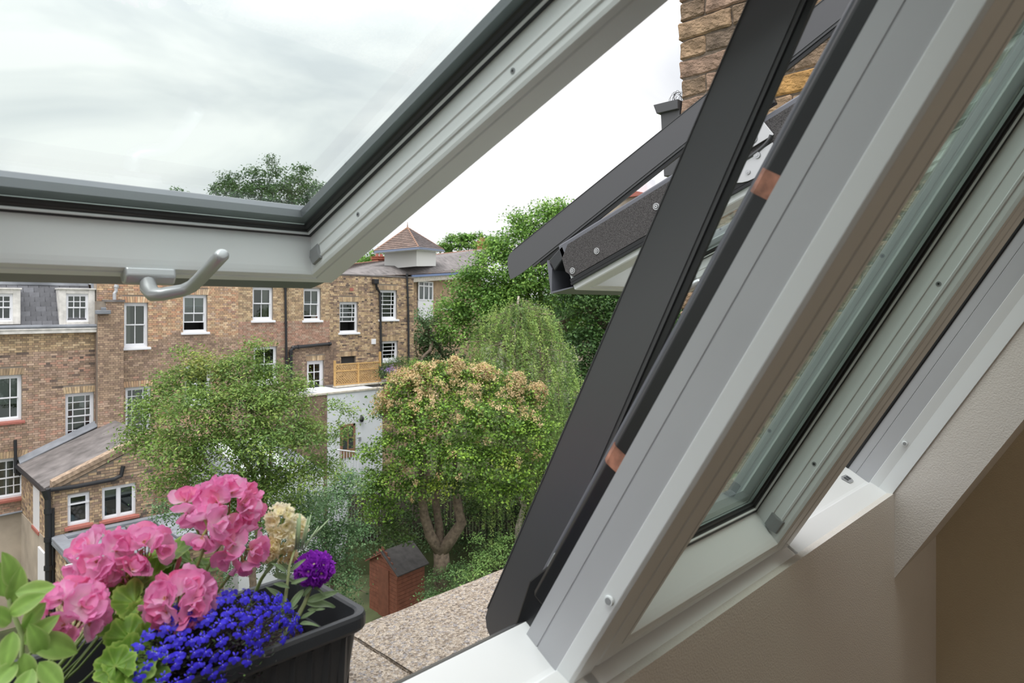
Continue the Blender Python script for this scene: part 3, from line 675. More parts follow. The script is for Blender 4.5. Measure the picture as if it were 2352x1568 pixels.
# party wall, brick ridge and sloped lead behind house A's right end
b = MB(); zt = Z_(215, 637, 27.6)
b.prism([(X_(137, 28.4), 28.4, ZM1-.2), (X_(137, 28.4), 28.4, Z_(137, 645, 28.4)), (X_(222, 28.4), 28.0, Z_(218, 634, 28.4)), (XA1+.02, 28.0, ZM1-.2)], (0, .3, 0)); b.build('raking_party_wall', M['redsill'], hB)
b = MB(); b.add([(X_(150, 28.2), 28.2, ZM1+.1), (X_(215, 27.9), 27.9, Z_(215, 640, 27.9)), (XA1, 27.4, Z_(222, 640, 27.4)), (XA1, 27.2, ZA+.5), (X_(218, 27.2), 27.2, ZA+.5), (X_(210, 27.5), 27.6, ZM1)], [(0, 5, 1), (1, 5, 4, 3, 2)]); b.build('lead_flashing', M['lead'], hB)
# house B: projecting pier with flue, hopper and pipe
xb0, xb1 = X_(222, YF-.35), X_(284, YF-.35); zp = Z_(262, 692, YF-.35)
b = MB(); b.box((xb0+.03, YF-.33, GZ), (xb1, YF, zp)); b.box((xb0+.03, YF-.33, zp), (X_(238, YF-.3), YF, zp)); pr = b.build('pier', M['mortar'], hB)
b = MB(); brickwork(b, xb0+.03, xb1, GZ+1.2, Z_(230, 716, YF-.35), YF-.33, lambda x, z: 'brown' if z > -3.2 or random.random() < .5 else 'pink')
brickwork(b, X_(243, YF-.35), xb1, Z_(230, 716, YF-.35), zp, YF-.33, lambda x, z: 'brown'); o = b.build('pier_brickwork', M['brick'], hB); o['kind'] = 'stuff'
b = MB(); b.box((X_(243, YF-.35)-.04, YF-.38, zp-.02), (xb1+.04, YF, zp+.06)); b.build('pier_cap', M['deepstone'] if 'deepstone' in M else M['felt'], hB)
fx = X_(265, YF-.2); b = MB(); b.tube([(fx-.03, YF-.2, zp+.05), (fx-.03, YF-.2, zp+.28), (fx+.02, YF-.2, zp+.36), (fx+.02, YF-.2, zp+.50)], .06, 10); b.tube([(fx+.02, YF-.2, zp+.50), (fx+.05, YF-.2, zp+.60)], .08, 10); b.build('flue_pipe', M['alu'], hB)
z7 = Z_(235, 716, YF-.45); b = MB(); b.box((X_(219, YF-.4), YF-.52, z7-.08), (X_(253, YF-.4), YF-.33, z7+.06)); b.box((X_(232, YF-.4), YF-.45, z7+.06), (X_(244, YF-.4), YF-.35, z7+.16)); b.build('hopper', M['lead'], hB, bevel=.02)
xp = X_(221.5, YF-.1); b = MB(); b.tube([(xp, YF-.12, ZA), (xp, YF-.12, Z_(222, 1000))], .045, 8); b.build('old_drainpipe', mat('rusty_brown_pipe', (.16, .11, .085), .8, noise=.3), hB)
# parapets + copings
for par, a, c, m_ in ((hB, XA1+.05, XB1, 'stone'), (hC, XB1, XC1, 'felt'), (hD, XC1, XD1, 'felt')):
    b = MB(); b.box((a, YF-.05, ZT), (c-.01, YF+.30, ZT+.06)); b.build('parapet_coping', M[m_], par)
# drainpipes
xp = X_(653); pipe(hC, [(xp, YF-.09, Z_(653, 657)), (X_(656), YF-.09, Z_(656, 850))], .052)
b = MB(); b.prism([(xp-.16, YF-.22, Z_(653, 652)), (xp+.16, YF-.22, Z_(653, 652)), (xp+.07, YF-.22, Z_(653, 660)), (xp-.07, YF-.22, Z_(653, 660))], (0, .2, 0)); b.build('hopper', M['iron'], hC)
pipe(hC, [(X_(757), YF-.12, Z_(757, 789)), (X_(672), YF-.12, Z_(672, 797)), (X_(665), YF-.12, Z_(665, 804)), (X_(665), YF-.12, Z_(665, 870))], .075, 'soil_pipe')
pipe(hD, [(X_(858), YF-.2, Z_(858, 650)), (X_(861), YF-.14, Z_(861, 660)), (X_(870), YF-.1, Z_(870, 673)), (X_(872), YF-.1, Z_(872, 780)), (X_(873.5), YF-.1, Z_(873, 845))], .058)
b = MB(); x8 = X_(858); b.box((x8-.13, YF-.28, Z_(858, 652)), (x8+.13, YF-.02, Z_(858, 641))); b.build('hopper', M['iron'], hD, bevel=.02)
pipe(hD, [(X_(932), YF-.1, Z_(932, 628)), (X_(935), YF-.1, Z_(935, 720)), (X_(936), YF-.1, Z_(936, 835))], .052)
b = MB(); R = rectpx(852, 778, 861, 790); b.box((R[0], YF-.10, R[2]), (R[1], YF-.01, R[3])); b.build('alarm_box', M['paint'], hD, bevel=.01)
b = MB(); R = rectpx(803, 661, 811, 668); b.box((R[0], YF-.03, R[2]), (R[1], YF-.01, R[3])); b.build('red_vent', M['redsill'], hD)

# ---- lean-to rear extension in front of house A ---------------------------
YE = 22.6
ex = empty('rear_extension', (X_(220, YE), YE, GZ), 'two-storey brick lean-to wing with sloping felt roof, lower left', 'building')
xe0, xe1 = X_(120, YE), X_(352, YE)
ze0 = Z_(118, 1128, YE); ze1 = Z_(345, 1000, YE)
EW = [((155, 1133, 206, 1205), dict(single=True, cols=1, rows=(1,), sill='redsill', rec=.05, frame=.06)), ((234, 1114, 312, 1188), dict(divider=.5, rows=(1, 1), sill='redsill', rec=.05, frame=.06, blind=.33))]
holes = [rectpx(*r, YE) for r, k in EW]
zs_ = Z_(200, 1105, YE)
b = MB(); wall_holes(b, xe0, xe1, GZ, min(ze0, ze0), YE, holes)
b.prism([(xe0, YE, ze0), (xe1, YE, ze0), (xe1, YE, ze1-.15), (xe0+.02, YE, ze0+.02)], (0, .25, 0))
b.quad((xe0, YE, GZ), (xe0, YF, GZ), (xe0, YF, ze0), (xe0, YE, ze0)); b.build('wall', M['mortar'], ex)
b = MB()
def feb(x, z): return 'dark' if random.random() < .06 else ('brown' if random.random() < .55 else 'buff')
brickwork(b, xe0, xe1, GZ+.6, ze0, YE, feb, holes)
nst = 12
for k in range(nst):
    za = ze0+(ze1-.15-ze0)*k/nst; xa = xe0+(xe1-xe0)*(k+1)/nst
    brickwork(b, xa, xe1, za, za+(ze1-.15-ze0)/nst, YE, feb)
brickwork(b, YE, YF-.02, GZ+.6, ze0, xe0, feb, [(YE+1.6, YE+2.5, Z_(80, 1215, YE+2), Z_(80, 1120, YE+2))], axis='y')
o = b.build('brickwork', M['brick'], ex); o['kind'] = 'stuff'
b = MB(); b.box((xe0-.02, YE+1.6, Z_(80, 1215, YE+2)), (xe0+.08, YE+2.5, Z_(80, 1120, YE+2))); b.build('side_window', M['paint'], ex)
b = MB(); b.box((xe0-.06, YE+1.55, Z_(80, 1222, YE+2)), (xe0+.05, YE+2.55, Z_(80, 1215, YE+2))); b.build('side_sill', M['redsill'], ex)
for (r, k), R in zip(EW, holes): sashwin(ex, R, YE, **k)
R = holes[0]; b = MB(); b.box((R[0], YE+.02, R[2]+(R[3]-R[2])*.66), (R[1], YE+.07, R[2]+(R[3]-R[2])*.71)); b.build('transom', M['paint'], ex)
# roof: felt slope with brick verge
rp_ = [(xe0-.15, YE+.2, ze0), (xe1, YE+.2, ze1-.1), (xe1, YF, ze1-.1), (xe0-.15, YF, ze0)]
b = MB(); b.prism(rp_, (0, 0, .08)); b.build('roof', M['felt'], ex)
for k in range(2):
    b = MB(); dx = xe1-xe0; dz = ze1-.12-ze0; y0 = YE-.06-.05*k
    s0 = Vector((xe0-.02, y0, ze0+.02+.14*k)); b.obox(s0, (dx, 0, dz), (0, .26+.05*k, 0), (0, 0, .13)); b.build('verge_course', mat('verge_brick_%s' % 'ab'[k], (.34, .25, .18), .9, noise=.4, nscale=9), ex)
b = MB(); b.obox((xe0-.1, YF-.3, ze0+.1), (xe1-xe0, 0, ze1-ze0-.1), (0, .3, .15), (0, 0, .03)); b.build('lead_flashing', M['lead'], ex)
b = MB(); b.tube([(xe0-.16, YE-.1, ze0-.02), (xe0-.16, YF-.2, ze0+.02)], .065, 8); b.build('gutter', M['iron'], ex)
gx = [at(104, 1126, Y=YE-.1), at(175, 1117, Y=YE-.1), at(262, 1100, Y=YE-.1), at(278, 1092, Y=YE-.1), at(283, 1070, Y=YE-.1)]
pipe(ex, gx, .062, 'waste_pipe', False)
b = MB(); p = at(110, 1128, Y=YE-.1); b.tube([p+Vector((-.05, 0, .06)), p+Vector((0, 0, -.22))], [.12, .085], 10); b.tube([p+Vector((0, 0, -.2)), Vector((p.x+.03, p.y, GZ))], .082, 10)
b.tube([p+Vector((.11, 0, -.5)), Vector((p.x+.13, p.y, GZ))], .05, 8)
for k in range(5): b.tube([(p.x+.01, p.y, p.z-.5-k*.8), (p.x+.01, p.y, p.z-.62-k*.8)], .11, 10)
b.build('soil_pipe', M['iron'], ex)
# rendered base wall and white door left of the soil pipe
b = MB(); b.box((xe0-.03, YE-.02, GZ), (xe0+.01, YF, Z_(90, 1235, YE+1))); b.build('rendered_base', M['oldrender'], ex)
b = MB(); Rd = (YE+.7, YE+1.5); b.box((xe0-.08, Rd[0], GZ), (xe0-.02, Rd[1], Z_(105, 1262, YE+1))); b.build('door', M['paint'], ex, bevel=.01)
b = MB(); b.box((XA0, YF-.10, GZ), (xe0-.03, YF+.0-.02, Z_(30, 1178))); b.build('rendered_base', M['oldrender'], hA)
b = MB(); p0 = at(0, 1186, Y=YF-.15); p1 = at(60, 1172, Y=YF-.15); b.tube([p0+Vector((-1, 0, 0)), p1], .035, 8); b.build('waste_pipe', M['lead'], hA)
b = MB(); b.tube([at(35, 1010, Y=YF-.12), at(36, 1085, Y=YF-.12), at(48, 1090, Y=YF-.15)], .05, 8); b.build('drainpipe', M['iron'], hA)
# flat-roofed single storey with grey kerb and rooflights
fl = empty('flat_roofed_extension', (X_(300, 21), 21, GZ), 'single-storey extension with grey lead roof and rooflights, behind the pink flowers', 'building')
zf = Z_(300, 1195, YE-.05)
xf0, xf1, yf0 = X_(128, YE)-.02, X_(420, YE), YE-3.2
b = MB(); b.box((xf0, yf0, GZ), (xf1, YE-.06, zf-.2)); b.build('wall', M['oldrender'], fl)
b = MB(); brickwork(b, xf0, xf1, GZ+.4, zf-.25, yf0, feb); brickwork(b, yf0, YE-.1, GZ+.4, zf-.25, xf0, feb, axis='y'); o = b.build('brickwork', M['brick'], fl); o['kind'] = 'stuff'
b = MB(); b.box((xf0-.12, yf0-.12, zf-.2), (xf1+.1, YE-.06, zf-.08)); b.box((xf0-.12, yf0-.12, zf-.08), (xf0+.2, YE-.06, zf+.02)); b.box((xf0-.12, yf0-.12, zf-.08), (xf1+.1, yf0+.2, zf+.02)); b.box((xf0+.2, YE-.3, zf-.08), (xf1, YE-.06, zf+.02)); b.build('roof_kerb', M['lead'], fl, bevel=.02)
nl = 3
for k in range(nl):
    a = xf0+.9+k*(xf1-xf0-1.2)/nl; c = a+(xf1-xf0-1.2)/nl-.15
    b = MB(); b.box((a, yf0+.6, zf-.06), (c, YE-.5, zf+.01)); b.build('rooflight', M['felt'] if k < 2 else M['lead'], fl, bevel=.01)
b = MB(); p = at(150, 1330, Y=yf0-.02); b.box((p.x, yf0-.03, p.z-.5), (p.x+.5, yf0+.0, p.z+.35)); b.build('window', M['paint'], fl)

# ---- white extension, terrace and trellis below house D -------------------
YW2 = 24.4
we = empty('white_extension', (X_(815, YW2), YW2, GZ), 'white rendered extension with a brown glazed door and wall lamp', 'building')
xw0, xw1 = X_(752, YW2), X_(878, YW2); zw = Z_(815, 899, YW2)
b = MB(); b.box((xw0, YW2, GZ), (xw1, YF-.02, zw)); b.build('wall', M['render'], we)
b = MB(); b.box((xw0-1.3, YW2-.04, zw), (xw1+.02, YW2+.22, zw+.07)); b.box((xw0-1.3, YW2, zw), (xw0-1.1, YF, zw+.07)); b.build('coping', M['stone'], we)
b = MB(); b.box((xw0-1.3, YW2+.02, GZ), (xw0, YW2+.2, zw), (.2, .16, .13)); brickwork(b, xw0-1.3, xw0-.01, GZ+2, zw, YW2+.02, lambda x, z: 'deep'); o = b.build('side_brickwork', M['brick'], we); o['kind'] = 'stuff'
R = rectpx(781, 974, 815, 1050, YW2)
b = MB(); f = .10
b.box((R[0], YW2-.05, R[2]), (R[0]+f, YW2, R[3])); b.box((R[1]-f, YW2-.05, R[2]), (R[1], YW2, R[3])); b.box((R[0], YW2-.05, R[3]-f), (R[1], YW2, R[3])); b.box((R[0]+f, YW2-.04, R[2]), (R[1]-f, YW2, R[2]+.35))
xm = (R[0]+R[1])/2; b.box((xm-.03, YW2-.045, R[2]), (xm+.03, YW2, R[3])); b.box((R[0], YW2-.045, (R[2]+R[3])/2+.1), (R[1], YW2, (R[2]+R[3])/2+.15))
dr = b.build('door', mat('brown_door_wood', (.27, .15, .09), .6, noise=.2), we)
b = MB(); b.quad((R[0]+f, YW2-.02, R[2]+.3), (R[1]-f, YW2-.02, R[2]+.3), (R[1]-f, YW2-.02, R[3]-f), (R[0]+f, YW2-.02, R[3]-f)); b.build('pane', mat('door_glass', (.06, .07, .07), .05), dr)
b = MB(); p = at(831, 962, Y=YW2-.1); b.tube([p+Vector((0, 0, .16)), p+Vector((0, -.02, .08)), p, p+Vector((0, 0, -.12))], [.02, .07, .11, .06], 10); b.tube([p+Vector((0, .1, .12)), p+Vector((0, 0, .16))], .02, 6); b.build('wall_lamp', M['iron'], we)
b = MB(); p = at(827, 1006, Y=YW2-.03); b.box((p.x-.06, YW2-.05, p.z-.1), (p.x+.04, YW2, p.z+.05)); b.build('meter_box', M['clip'], we)
b = MB(); p0 = at(770, 1032, Y=YW2-.9); p1 = at(822, 1038, Y=YW2-.9); b.tube([p0, p1], .03, 6)
for k in range(9): q = p0.lerp(p1, k/8); b.tube([q, q+Vector((0, 0, -.8))], .012, 5)
b.build('balustrade', M['paint'], we)
# roof terrace deck with inner parapet, blue item
b = MB(); yT = YF-.5; p0 = at(757, 880, Y=yT); p1 = at(905, 884, Y=26.0); zt_ = Z_(800, 880, yT)
b.box((X_(757, yT), yT-.6, zt_-.25), (X_(905, yT), YF-.02, zt_-.05)); b.build('terrace_slab', M['felt'], we)
b = MB(); b.box((X_(757, yT)-.05, yT-.68, zt_-.07), (X_(905, yT), yT-.35, zt_)); b.build('terrace_coping', M['stone'], we)
b = MB(); b.box((X_(775, 25.4), 25.4, Z_(790, 902, 25.4)), (X_(792, 25.4), 25.5, Z_(790, 896, 25.4))); tag(b.build('folded_parasol', mat('blue_canvas', (.05, .13, .42), .8)), 'small blue item lying on the white wall top below the trellis', 'item')
tw = MB(); tr = empty('timber_trellis', at(820, 876, Y=yT-.5), 'golden timber diamond trellis screen on the roof terrace', 'trellis')
T0 = Vector((X_(769, yT-.5), yT-.5, zt_)); T1 = Vector((X_(873, yT-.5), yT-.5, zt_-.02)); hT = 1.0
gold = (.55, .33, .12)
M['trellis'] = mat('golden_softwood', (.55, .34, .13), .7, noise=.15, nscale=8)
for k, (t, hh) in enumerate(((0, 1.12), (.5, .98), (1, 1.42))):
    p = T0.lerp(T1, t); b = MB(); b.box((p.x-.04, p.y-.04, p.z), (p.x+.04, p.y+.04, p.z+hh)); b.build('post', M['trellis'], tr)
for z in (.02, .62, .92):
    b = MB(); b.obox(T0+Vector((0, -.03, z)), T1-T0, (0, .03, 0), (0, 0, .05)); b.build('rail', M['trellis'], tr)
W_ = (T1-T0).length; b = MB(); st_ = .115; n = int((W_+1)/st_)
for sgn in (1, -1):
    for k in range(-9, n+1):
        x0 = k*st_; pts = []
        x = x0 if sgn > 0 else x0+.62; z = .05
        za, zb = .05, .92; xa = x0; xb = x0+.87
        if sgn < 0: xa, xb = xb, xa
        # clip to 0..W_
        def cl(xa, za, xb, zb):
            if xa > xb: xa, za, xb, zb = xb, zb, xa, za
            if xb < 0 or xa > W_: return None
            if xa < 0: za += (zb-za)*(-xa)/(xb-xa); xa = 0
            if xb > W_: zb = za+(zb-za)*(W_-xa)/(xb-xa); xb = W_
            return xa, za, xb, zb
        c = cl(xa, za, xb, zb)
        if c and c[2]-c[0] > .02:
            yy = T0.y+(.012 if sgn > 0 else -.002)
            b.obox((T0.x+c[0], yy, T0.z+c[1]), (c[2]-c[0], 0, c[3]-c[1]), (0, .010, 0), (0, 0, .035))
o = b.build('lattice', M['trellis'], tr); o['kind'] = 'stuff'
b = MB(); p = at(882, 868, Y=25.9); b.tube([p, p+Vector((0, 0, .55))], [.2, .26], 12); pt = tag(b.build('plant_tub', M['iron']), 'black plant tub beside the trellis post', 'tub')
b = MB(); q0 = at(892, 878, Y=25.6); q1 = at(965, 868, Y=26.2)
for k in range(14): q = q0.lerp(q1, k/13); b.box((q.x-.06, q.y, q.z), (q.x+.06, q.y+.03, q.z+.55))
b.obox(q0+Vector((0, -.02, .5)), q1-q0, (0, .03, 0), (0, 0, .07)); tag(b.build('low_fence', M['trellis']), 'low timber screen with plants to the right of the trellis', 'fence')

# ---- building with tiled hip roof and little pyramid tower ------------------
tb = empty('tower_house', (30, 36, GZ), 'brick building with brown tiled roof and white pyramid-roofed turret behind the terrace', 'house')
YT = 38.0
def PT(u, v, Y=YT): return at(u, v, Y=Y)
# long roof plane: eave lower, ridge further back
e0 = PT(735, 642, 34.0); e1 = PT(1115, 622, 46.0)
r0 = PT(805, 607, 42.0); r1 = PT(1118, 571, 54.0)
b = MB(); b.add([e0, e1, r1, r0], [(0, 1, 2, 3)]); b.add([e0+Vector((0, 0, -.2)), e1+Vector((0, 0, -.2)), r1+Vector((0, 0, -.2)), r0+Vector((0, 0, -.2))], [(3, 2, 1, 0)]); rfm = b.build('roof', M['felt'], tb)
b = MB(); nr = 16; ncol = 64
for i in range(nr):
    for j in range(ncol):
        a = (i)/nr; a2 = (i+1)/nr; s0, s1 = j/ncol, (j+1)/ncol-.002
        def bl(s, t): return e0.lerp(e1, s).lerp(r0.lerp(r1, s), t)
        g = random.uniform(.8, 1.2); base = (.155*g, .125*g, .115*g) if random.random() > .06 else (.22, .15, .11)
        up = Vector((0, -.02, .06)); P = [bl(s0, a)+up, bl(s1, a)+up, bl(s1, a2)+up*.25, bl(s0, a2)+up*.25]
        b.add(P+[bl(s0, a), bl(s1, a)], [(0, 1, 2, 3), (4, 5, 1, 0)], base)
o = b.build('roof_tiles', M['rtile'], tb); o['kind'] = 'stuff'
b = MB(); b.tube([r0, r1], .07, 6); b.build('ridge_tiles', mat('terracotta_ridge', (.33, .16, .10), .8), tb)
g0 = PT(908, 640, 34.5+2.5); gA = e0.lerp(e1, .42); 
b = MB(); b.obox(gA+Vector((0, -.15, -.18)), e1-gA, (0, .12, 0), (0, 0, .16)); b.build('gutter', mat('blue_grey_gutter', (.17, .24, .42), .6), tb)
b = MB(); b.obox(gA+Vector((0, .0, -.55)), e1-gA, (0, .3, 0), (0, 0, .38)); b.build('soffit', M['stone'], tb)
w0 = e0+Vector((0, .6, -.4)); w1 = e1+Vector((0, .6, -.4)); 
b = MB(); b.add([(w0.x, w0.y, GZ), (w1.x, w1.y, GZ), w1, w0], [(0, 1, 2, 3)]); b.build('wall', mat('far_brick_wall', (.38, .27, .17), .9, noise=.25, nscale=2), tb)
b = MB(); dv = (w1-w0); dv.z = 0; L_ = dv.length; dv.normalize(); nv = Vector((dv.y, -dv.x, 0))
r = 0; z = -4.5
ztop = min(w0.z, w1.z)-.05
while z < ztop:
    s = (.16 if r % 2 else 0)+L_*.40
    while s < L_-.3:
        w = .215 if int(s*7) % 2 else .11; p = w0+dv*s; p.z = z; c = random.choice(PAL['buff']+PAL['brown']); b.obox(p, dv*w, nv*.015, (0, 0, .066), c); s += w+.012
    z += .078; r += 1
o = b.build('brickwork', M['brick'], tb); o['kind'] = 'stuff'
# window in that wall with white panel under it
def wp(u, v): # point on the slanted wall plane, slightly proud
    rr = ray(u, v); nn = nv; k = (w0+nv*.05).dot(nn)/rr.dot(nn); return rr*k
b = MB(); A_ = wp(959, 735); B_ = wp(993, 735); Tz = wp(976, 646).z; Mz = wp(976, 690).z
b.obox(Vector((A_.x, A_.y, A_.z)), (B_.x-A_.x, B_.y-A_.y, 0), nv*.06, (0, 0, Mz-A_.z)); 
wd = Vector((B_.x-A_.x, B_.y-A_.y, 0))
for t in (0, .33, .66, .93): b.obox(Vector((A_.x, A_.y, Mz))+wd*t, wd*.07, nv*.08, (0, 0, Tz-Mz))
for zz in (Mz, Mz+(Tz-Mz)*.72, Tz-.1): b.obox(Vector((A_.x, A_.y, zz)), wd, nv*.085, (0, 0, .10))
w = b.build('window', M['paint'], tb)
b = MB(); b.obox(Vector((A_.x, A_.y, Mz)), wd, nv*.03, (0, 0, Tz-Mz)); b.build('pane', mat('far_glass', (.10, .12, .12), .15), w)
b = MB(); A2 = wp(1012, 712); B2 = wp(1035, 712); b.obox(A2, Vector((B2.x-A2.x, B2.y-A2.y, 0)), nv*.1, (0, 0, .18)); b.build('window_sill', M['paint'], tb)
# turret
ap = PT(936, 523, 41.0)
cs = [PT(859, 577, 40.0), PT(961, 568, 37.5), PT(1019, 574, 43.0)]; c4 = cs[0]+(cs[2]-cs[1])
ze = (cs[0].z+cs[1].z+cs[2].z)/3
q = [Vector((c.x, c.y, c.z)) for c in (cs[0], cs[1], cs[2], c4)]
tu = []
b = MB(); b.add(q+[ap], [(0, 1, 4), (1, 2, 4), (2, 3, 4), (3, 0, 4), (3, 2, 1, 0)]); tr_ = b.build('turret_roof', M['felt'], tb)
b = MB()
for (i, j) in ((0, 1), (1, 2)):
    n = 12
    for k in range(n):
        t0, t1 = k/n, (k+1)/n; A0 = q[i].lerp(ap, t0); B0 = q[j].lerp(ap, t0); A1 = q[i].lerp(ap, t1); B1 = q[j].lerp(ap, t1)
        m_ = max(2, int(14*(1-t0)))
        for s in range(m_):
            g = random.uniform(.8, 1.2); col = (.20*g, .14*g, .115*g) if i == 0 else (.15*g, .12*g, .115*g)
            if t0 > .9: col = (.34, .19, .09)
            up = Vector((0, -.05, .05)); b.add([A0.lerp(B0, s/m_)+up, A0.lerp(B0, (s+.96)/m_)+up, A1.lerp(B1, (s+.96)/m_)+up*.2, A1.lerp(B1, s/m_)+up*.2], [(0, 1, 2, 3)], col)
o = b.build('turret_tiles', M['rtile'], tb); o['kind'] = 'stuff'
b = MB(); 
for c in q[:3]: b.tube([c+Vector((0, -.02, .03)), ap+Vector((0, 0, .02))], .055, 6)
b.tube([ap, ap+Vector((0, 0, .45))], [.05, .01], 6); b.build('hip_tiles', mat('terracotta_hip', (.26, .15, .10), .8), tb)
b = MB()
for (i, j) in ((0, 1), (1, 2)): b.obox(q[i]+Vector((0, -.08, -.12)), q[j]-q[i], (0, .08, 0), (0, 0, .14))
b.build('turret_gutter', mat('blue_grey_gutter_b', (.20, .24, .34), .6), tb)
b = MB()
for (i, j) in ((0, 1), (1, 2)): b.obox(q[i]+Vector((0, .05, -.17)), q[j]-q[i], (0, .3, 0), (0, 0, .05))
cen = (q[0]+q[2])/2; w4 = [cen+(c-cen)*.74 for c in q]
for (i, j) in ((0, 1), (1, 2)):
    a_, c_ = w4[i], w4[j]; b.add([(a_.x, a_.y, a_.z-1.3), (c_.x, c_.y, c_.z-1.3), (c_.x, c_.y, c_.z), (a_.x, a_.y, a_.z)], [(0, 1, 2, 3)])
b.add([w4[0]-Vector((0, 0, 1.6)), w4[3]-Vector((0, 0, 1.6)), w4[3], w4[0]], [(0, 1, 2, 3)])
b.build('turret_wall', mat('cream_turret_render', (.74, .74, .72), .8), tb)
for (u, v0, v1, Y, s) in ((1109, 545, 575, 55, .9), (871, 583, 603, 44, .7)):
    c = at(u, v1, Y=Y); hgt = at(u, v0, Y=Y).z-c.z
    b = MB(); b.box((c.x-.5*s, c.y-.3, c.z-.8), (c.x+.5*s, c.y+.5, c.z+hgt*.62)); b.box((c.x-.62*s, c.y-.42, c.z+hgt*.40), (c.x+.62*s, c.y+.6, c.z+hgt*.52)); b.box((c.x-.6*s, c.y-.4, c.z+hgt*.62), (c.x+.6*s, c.y+.6, c.z+hgt*.70))
    ch = b.build('chimney', mat('red_chimney_%d' % u, (.42, .14, .09), .85, noise=.3, nscale=6), tb)
    for k in (-.28, .28):
        b = MB(); b.tube([(c.x+k*s, c.y, c.z+hgt*.7), (c.x+k*s, c.y, c.z+hgt)], [.2*s, .17*s], 10); b.build('chimney_pot', M['redsill'], ch)
# distant white roof house seen through the gap of the third window
fb = empty('distant_house', at(1490, 430, d=60), 'pale rendered house with red-brown roof far off below the third window', 'house')
p = at(1505, 428, d=60)
b = MB(); b.box((p.x-1, p.y, GZ), (p.x+6, p.y+8, p.z-.9)); b.build('wall', M['oldrender'], fb)
b = MB(); b.prism([(p.x-1.4, p.y-.4, p.z-.9), (p.x-1.4, p.y+8.4, p.z-.9), (p.x-1.4, p.y+4, p.z+.4)], (8, 0, 0)); b.build('roof', M['redsill'], fb)
b = MB(); b.box((p.x+.2, p.y+1.0, p.z-.6), (p.x+1.6, p.y+2, p.z+.9)); b.build('chimney', M['render'], fb)
for k in range(3):
    b = MB(); b.tube([(p.x+.5+k*.4, p.y+1.5, p.z+.9), (p.x+.5+k*.4, p.y+1.5, p.z+1.3)], .15, 8); b.build('chimney_pot', M['stone'], fb)
# pale dome-shaped parasol top on the roof at far left
b = MB(); c = at(8, 652, Y=30); 
for k in range(12):
    for j in range(4):
        a0, a1 = 2*math.pi*k/12, 2*math.pi*(k+1)/12; f0, f1 = j/4, (j+1)/4
        def dp(a, f): return c+Vector((1.15*math.cos(a)*f, 1.15*math.sin(a)*f, .42*(1-f*f)))
        b.quad(dp(a0, f0), dp(a1, f0), dp(a1, f1), dp(a0, f1))
tag(b.build('roof_parasol', M['curtain']), 'cream domed parasol top on the mansard roof, far left', 'parasol')

# ---- shed, fence and pale garden structures ---------------------------------
def woodcol(c, j=.12): f = random.uniform(1-j, 1+j); return tuple(x*f for x in c)
sh = empty('garden_shed', at(912, 1430, Z=GZ), 'small red-brown timber shed with dark felt roof in the garden', 'shed')
rsc = 22.0
C0 = at(913, 1315, d=rsc)         # near corner under eave
zE = C0.z; ang = math.radians(8)
P1 = at(850, 1283, Z=zE); P2 = at(974, 1290, Z=zE)
dl = (P1-C0); wl = dl.length; dl.normalize(); dr = (P2-C0); wr = dr.length; dr.normalize()
# find widths from the picture-scale directions
shred = (.22, .08, .048)
woodm = [mat('shed_board_%s' % 'abc'[k], woodcol(shred), .7, noise=.2, nscale=7) for k in range(3)]
hz_ = zE-GZ; nb = 13
for k in range(nb):
    z = GZ+hz_*k/nb
    b = MB(); b.obox((C0.x, C0.y, z), dr*wr, dr.cross(Vector((0, 0, 1)))*.025, (0, 0, hz_/nb-.012)); b.build('board', woodm[k % 3], sh)
for k in range(nb+5):
    z = GZ+hz_*k/nb; t = max(0, (k+.5-nb)/5); 
    a_ = wl*.5*t; b = MB(); b.obox(Vector((C0.x, C0.y, z))+dl*a_, dl*(wl-2*a_), dl.cross(Vector((0, 0, 1)))*-.025, (0, 0, hz_/nb-.012)); b.build('board', woodm[(k+1) % 3], sh)
b = MB(); nl_ = dl.cross(Vector((0, 0, 1)))*-.03; b.obox(Vector((C0.x, C0.y, GZ))+dl*.45-nl_*-1.0, dl*.62, nl_, (0, 0, hz_*.97)); b.build('door', mat('shed_door', (.20, .075, .045), .7, noise=.15, nscale=5), sh)
rid = Vector((0, 0, .48))
f0 = Vector((C0.x, C0.y, zE))-dr*.12-dl*.15; f1 = Vector((C0.x, C0.y, zE))-dr*.12+dl*(wl+.15); fr = Vector((C0.x, C0.y, zE))-dr*.12+dl*wl/2+rid
Lr = dr*(wr+.24)
for k, (A_, B_) in enumerate(((f0-Vector((0, 0, .07)), fr), (fr, f1-Vector((0, 0, .07))))):
    b = MB(); b.obox(A_, B_-A_, Lr, (0, 0, .035)); b.build('roof_panel', mat('shed_felt_%s' % 'ab'[k], (.065, .06, .058), .95, noise=.25, nscale=5), sh)
b = MB(); b.obox(f0-Vector((0, 0, .12)), fr-f0+Vector((0, 0, .05)), dr*.02, (0, 0, .06)); b.obox(fr-Vector((0, 0, .05)), f1-fr-Vector((0, 0, .05)), dr*.02, (0, 0, .06)); b.build('barge_board', woodm[0], sh)
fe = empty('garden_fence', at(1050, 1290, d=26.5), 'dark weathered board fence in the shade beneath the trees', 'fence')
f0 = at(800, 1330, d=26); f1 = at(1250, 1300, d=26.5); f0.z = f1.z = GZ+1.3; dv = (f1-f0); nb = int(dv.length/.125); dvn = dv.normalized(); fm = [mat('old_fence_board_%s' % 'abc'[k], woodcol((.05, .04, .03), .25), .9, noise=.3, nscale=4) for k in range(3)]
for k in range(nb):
    b = MB(); b.obox(f0+dvn*(k*.125)+Vector((0, 0, random.uniform(-.01, .01))), dvn*.115, Vector((dvn.y, -dvn.x, 0))*.02, (0, 0, 1.9)); b.build('board', fm[random.randrange(3)], fe)
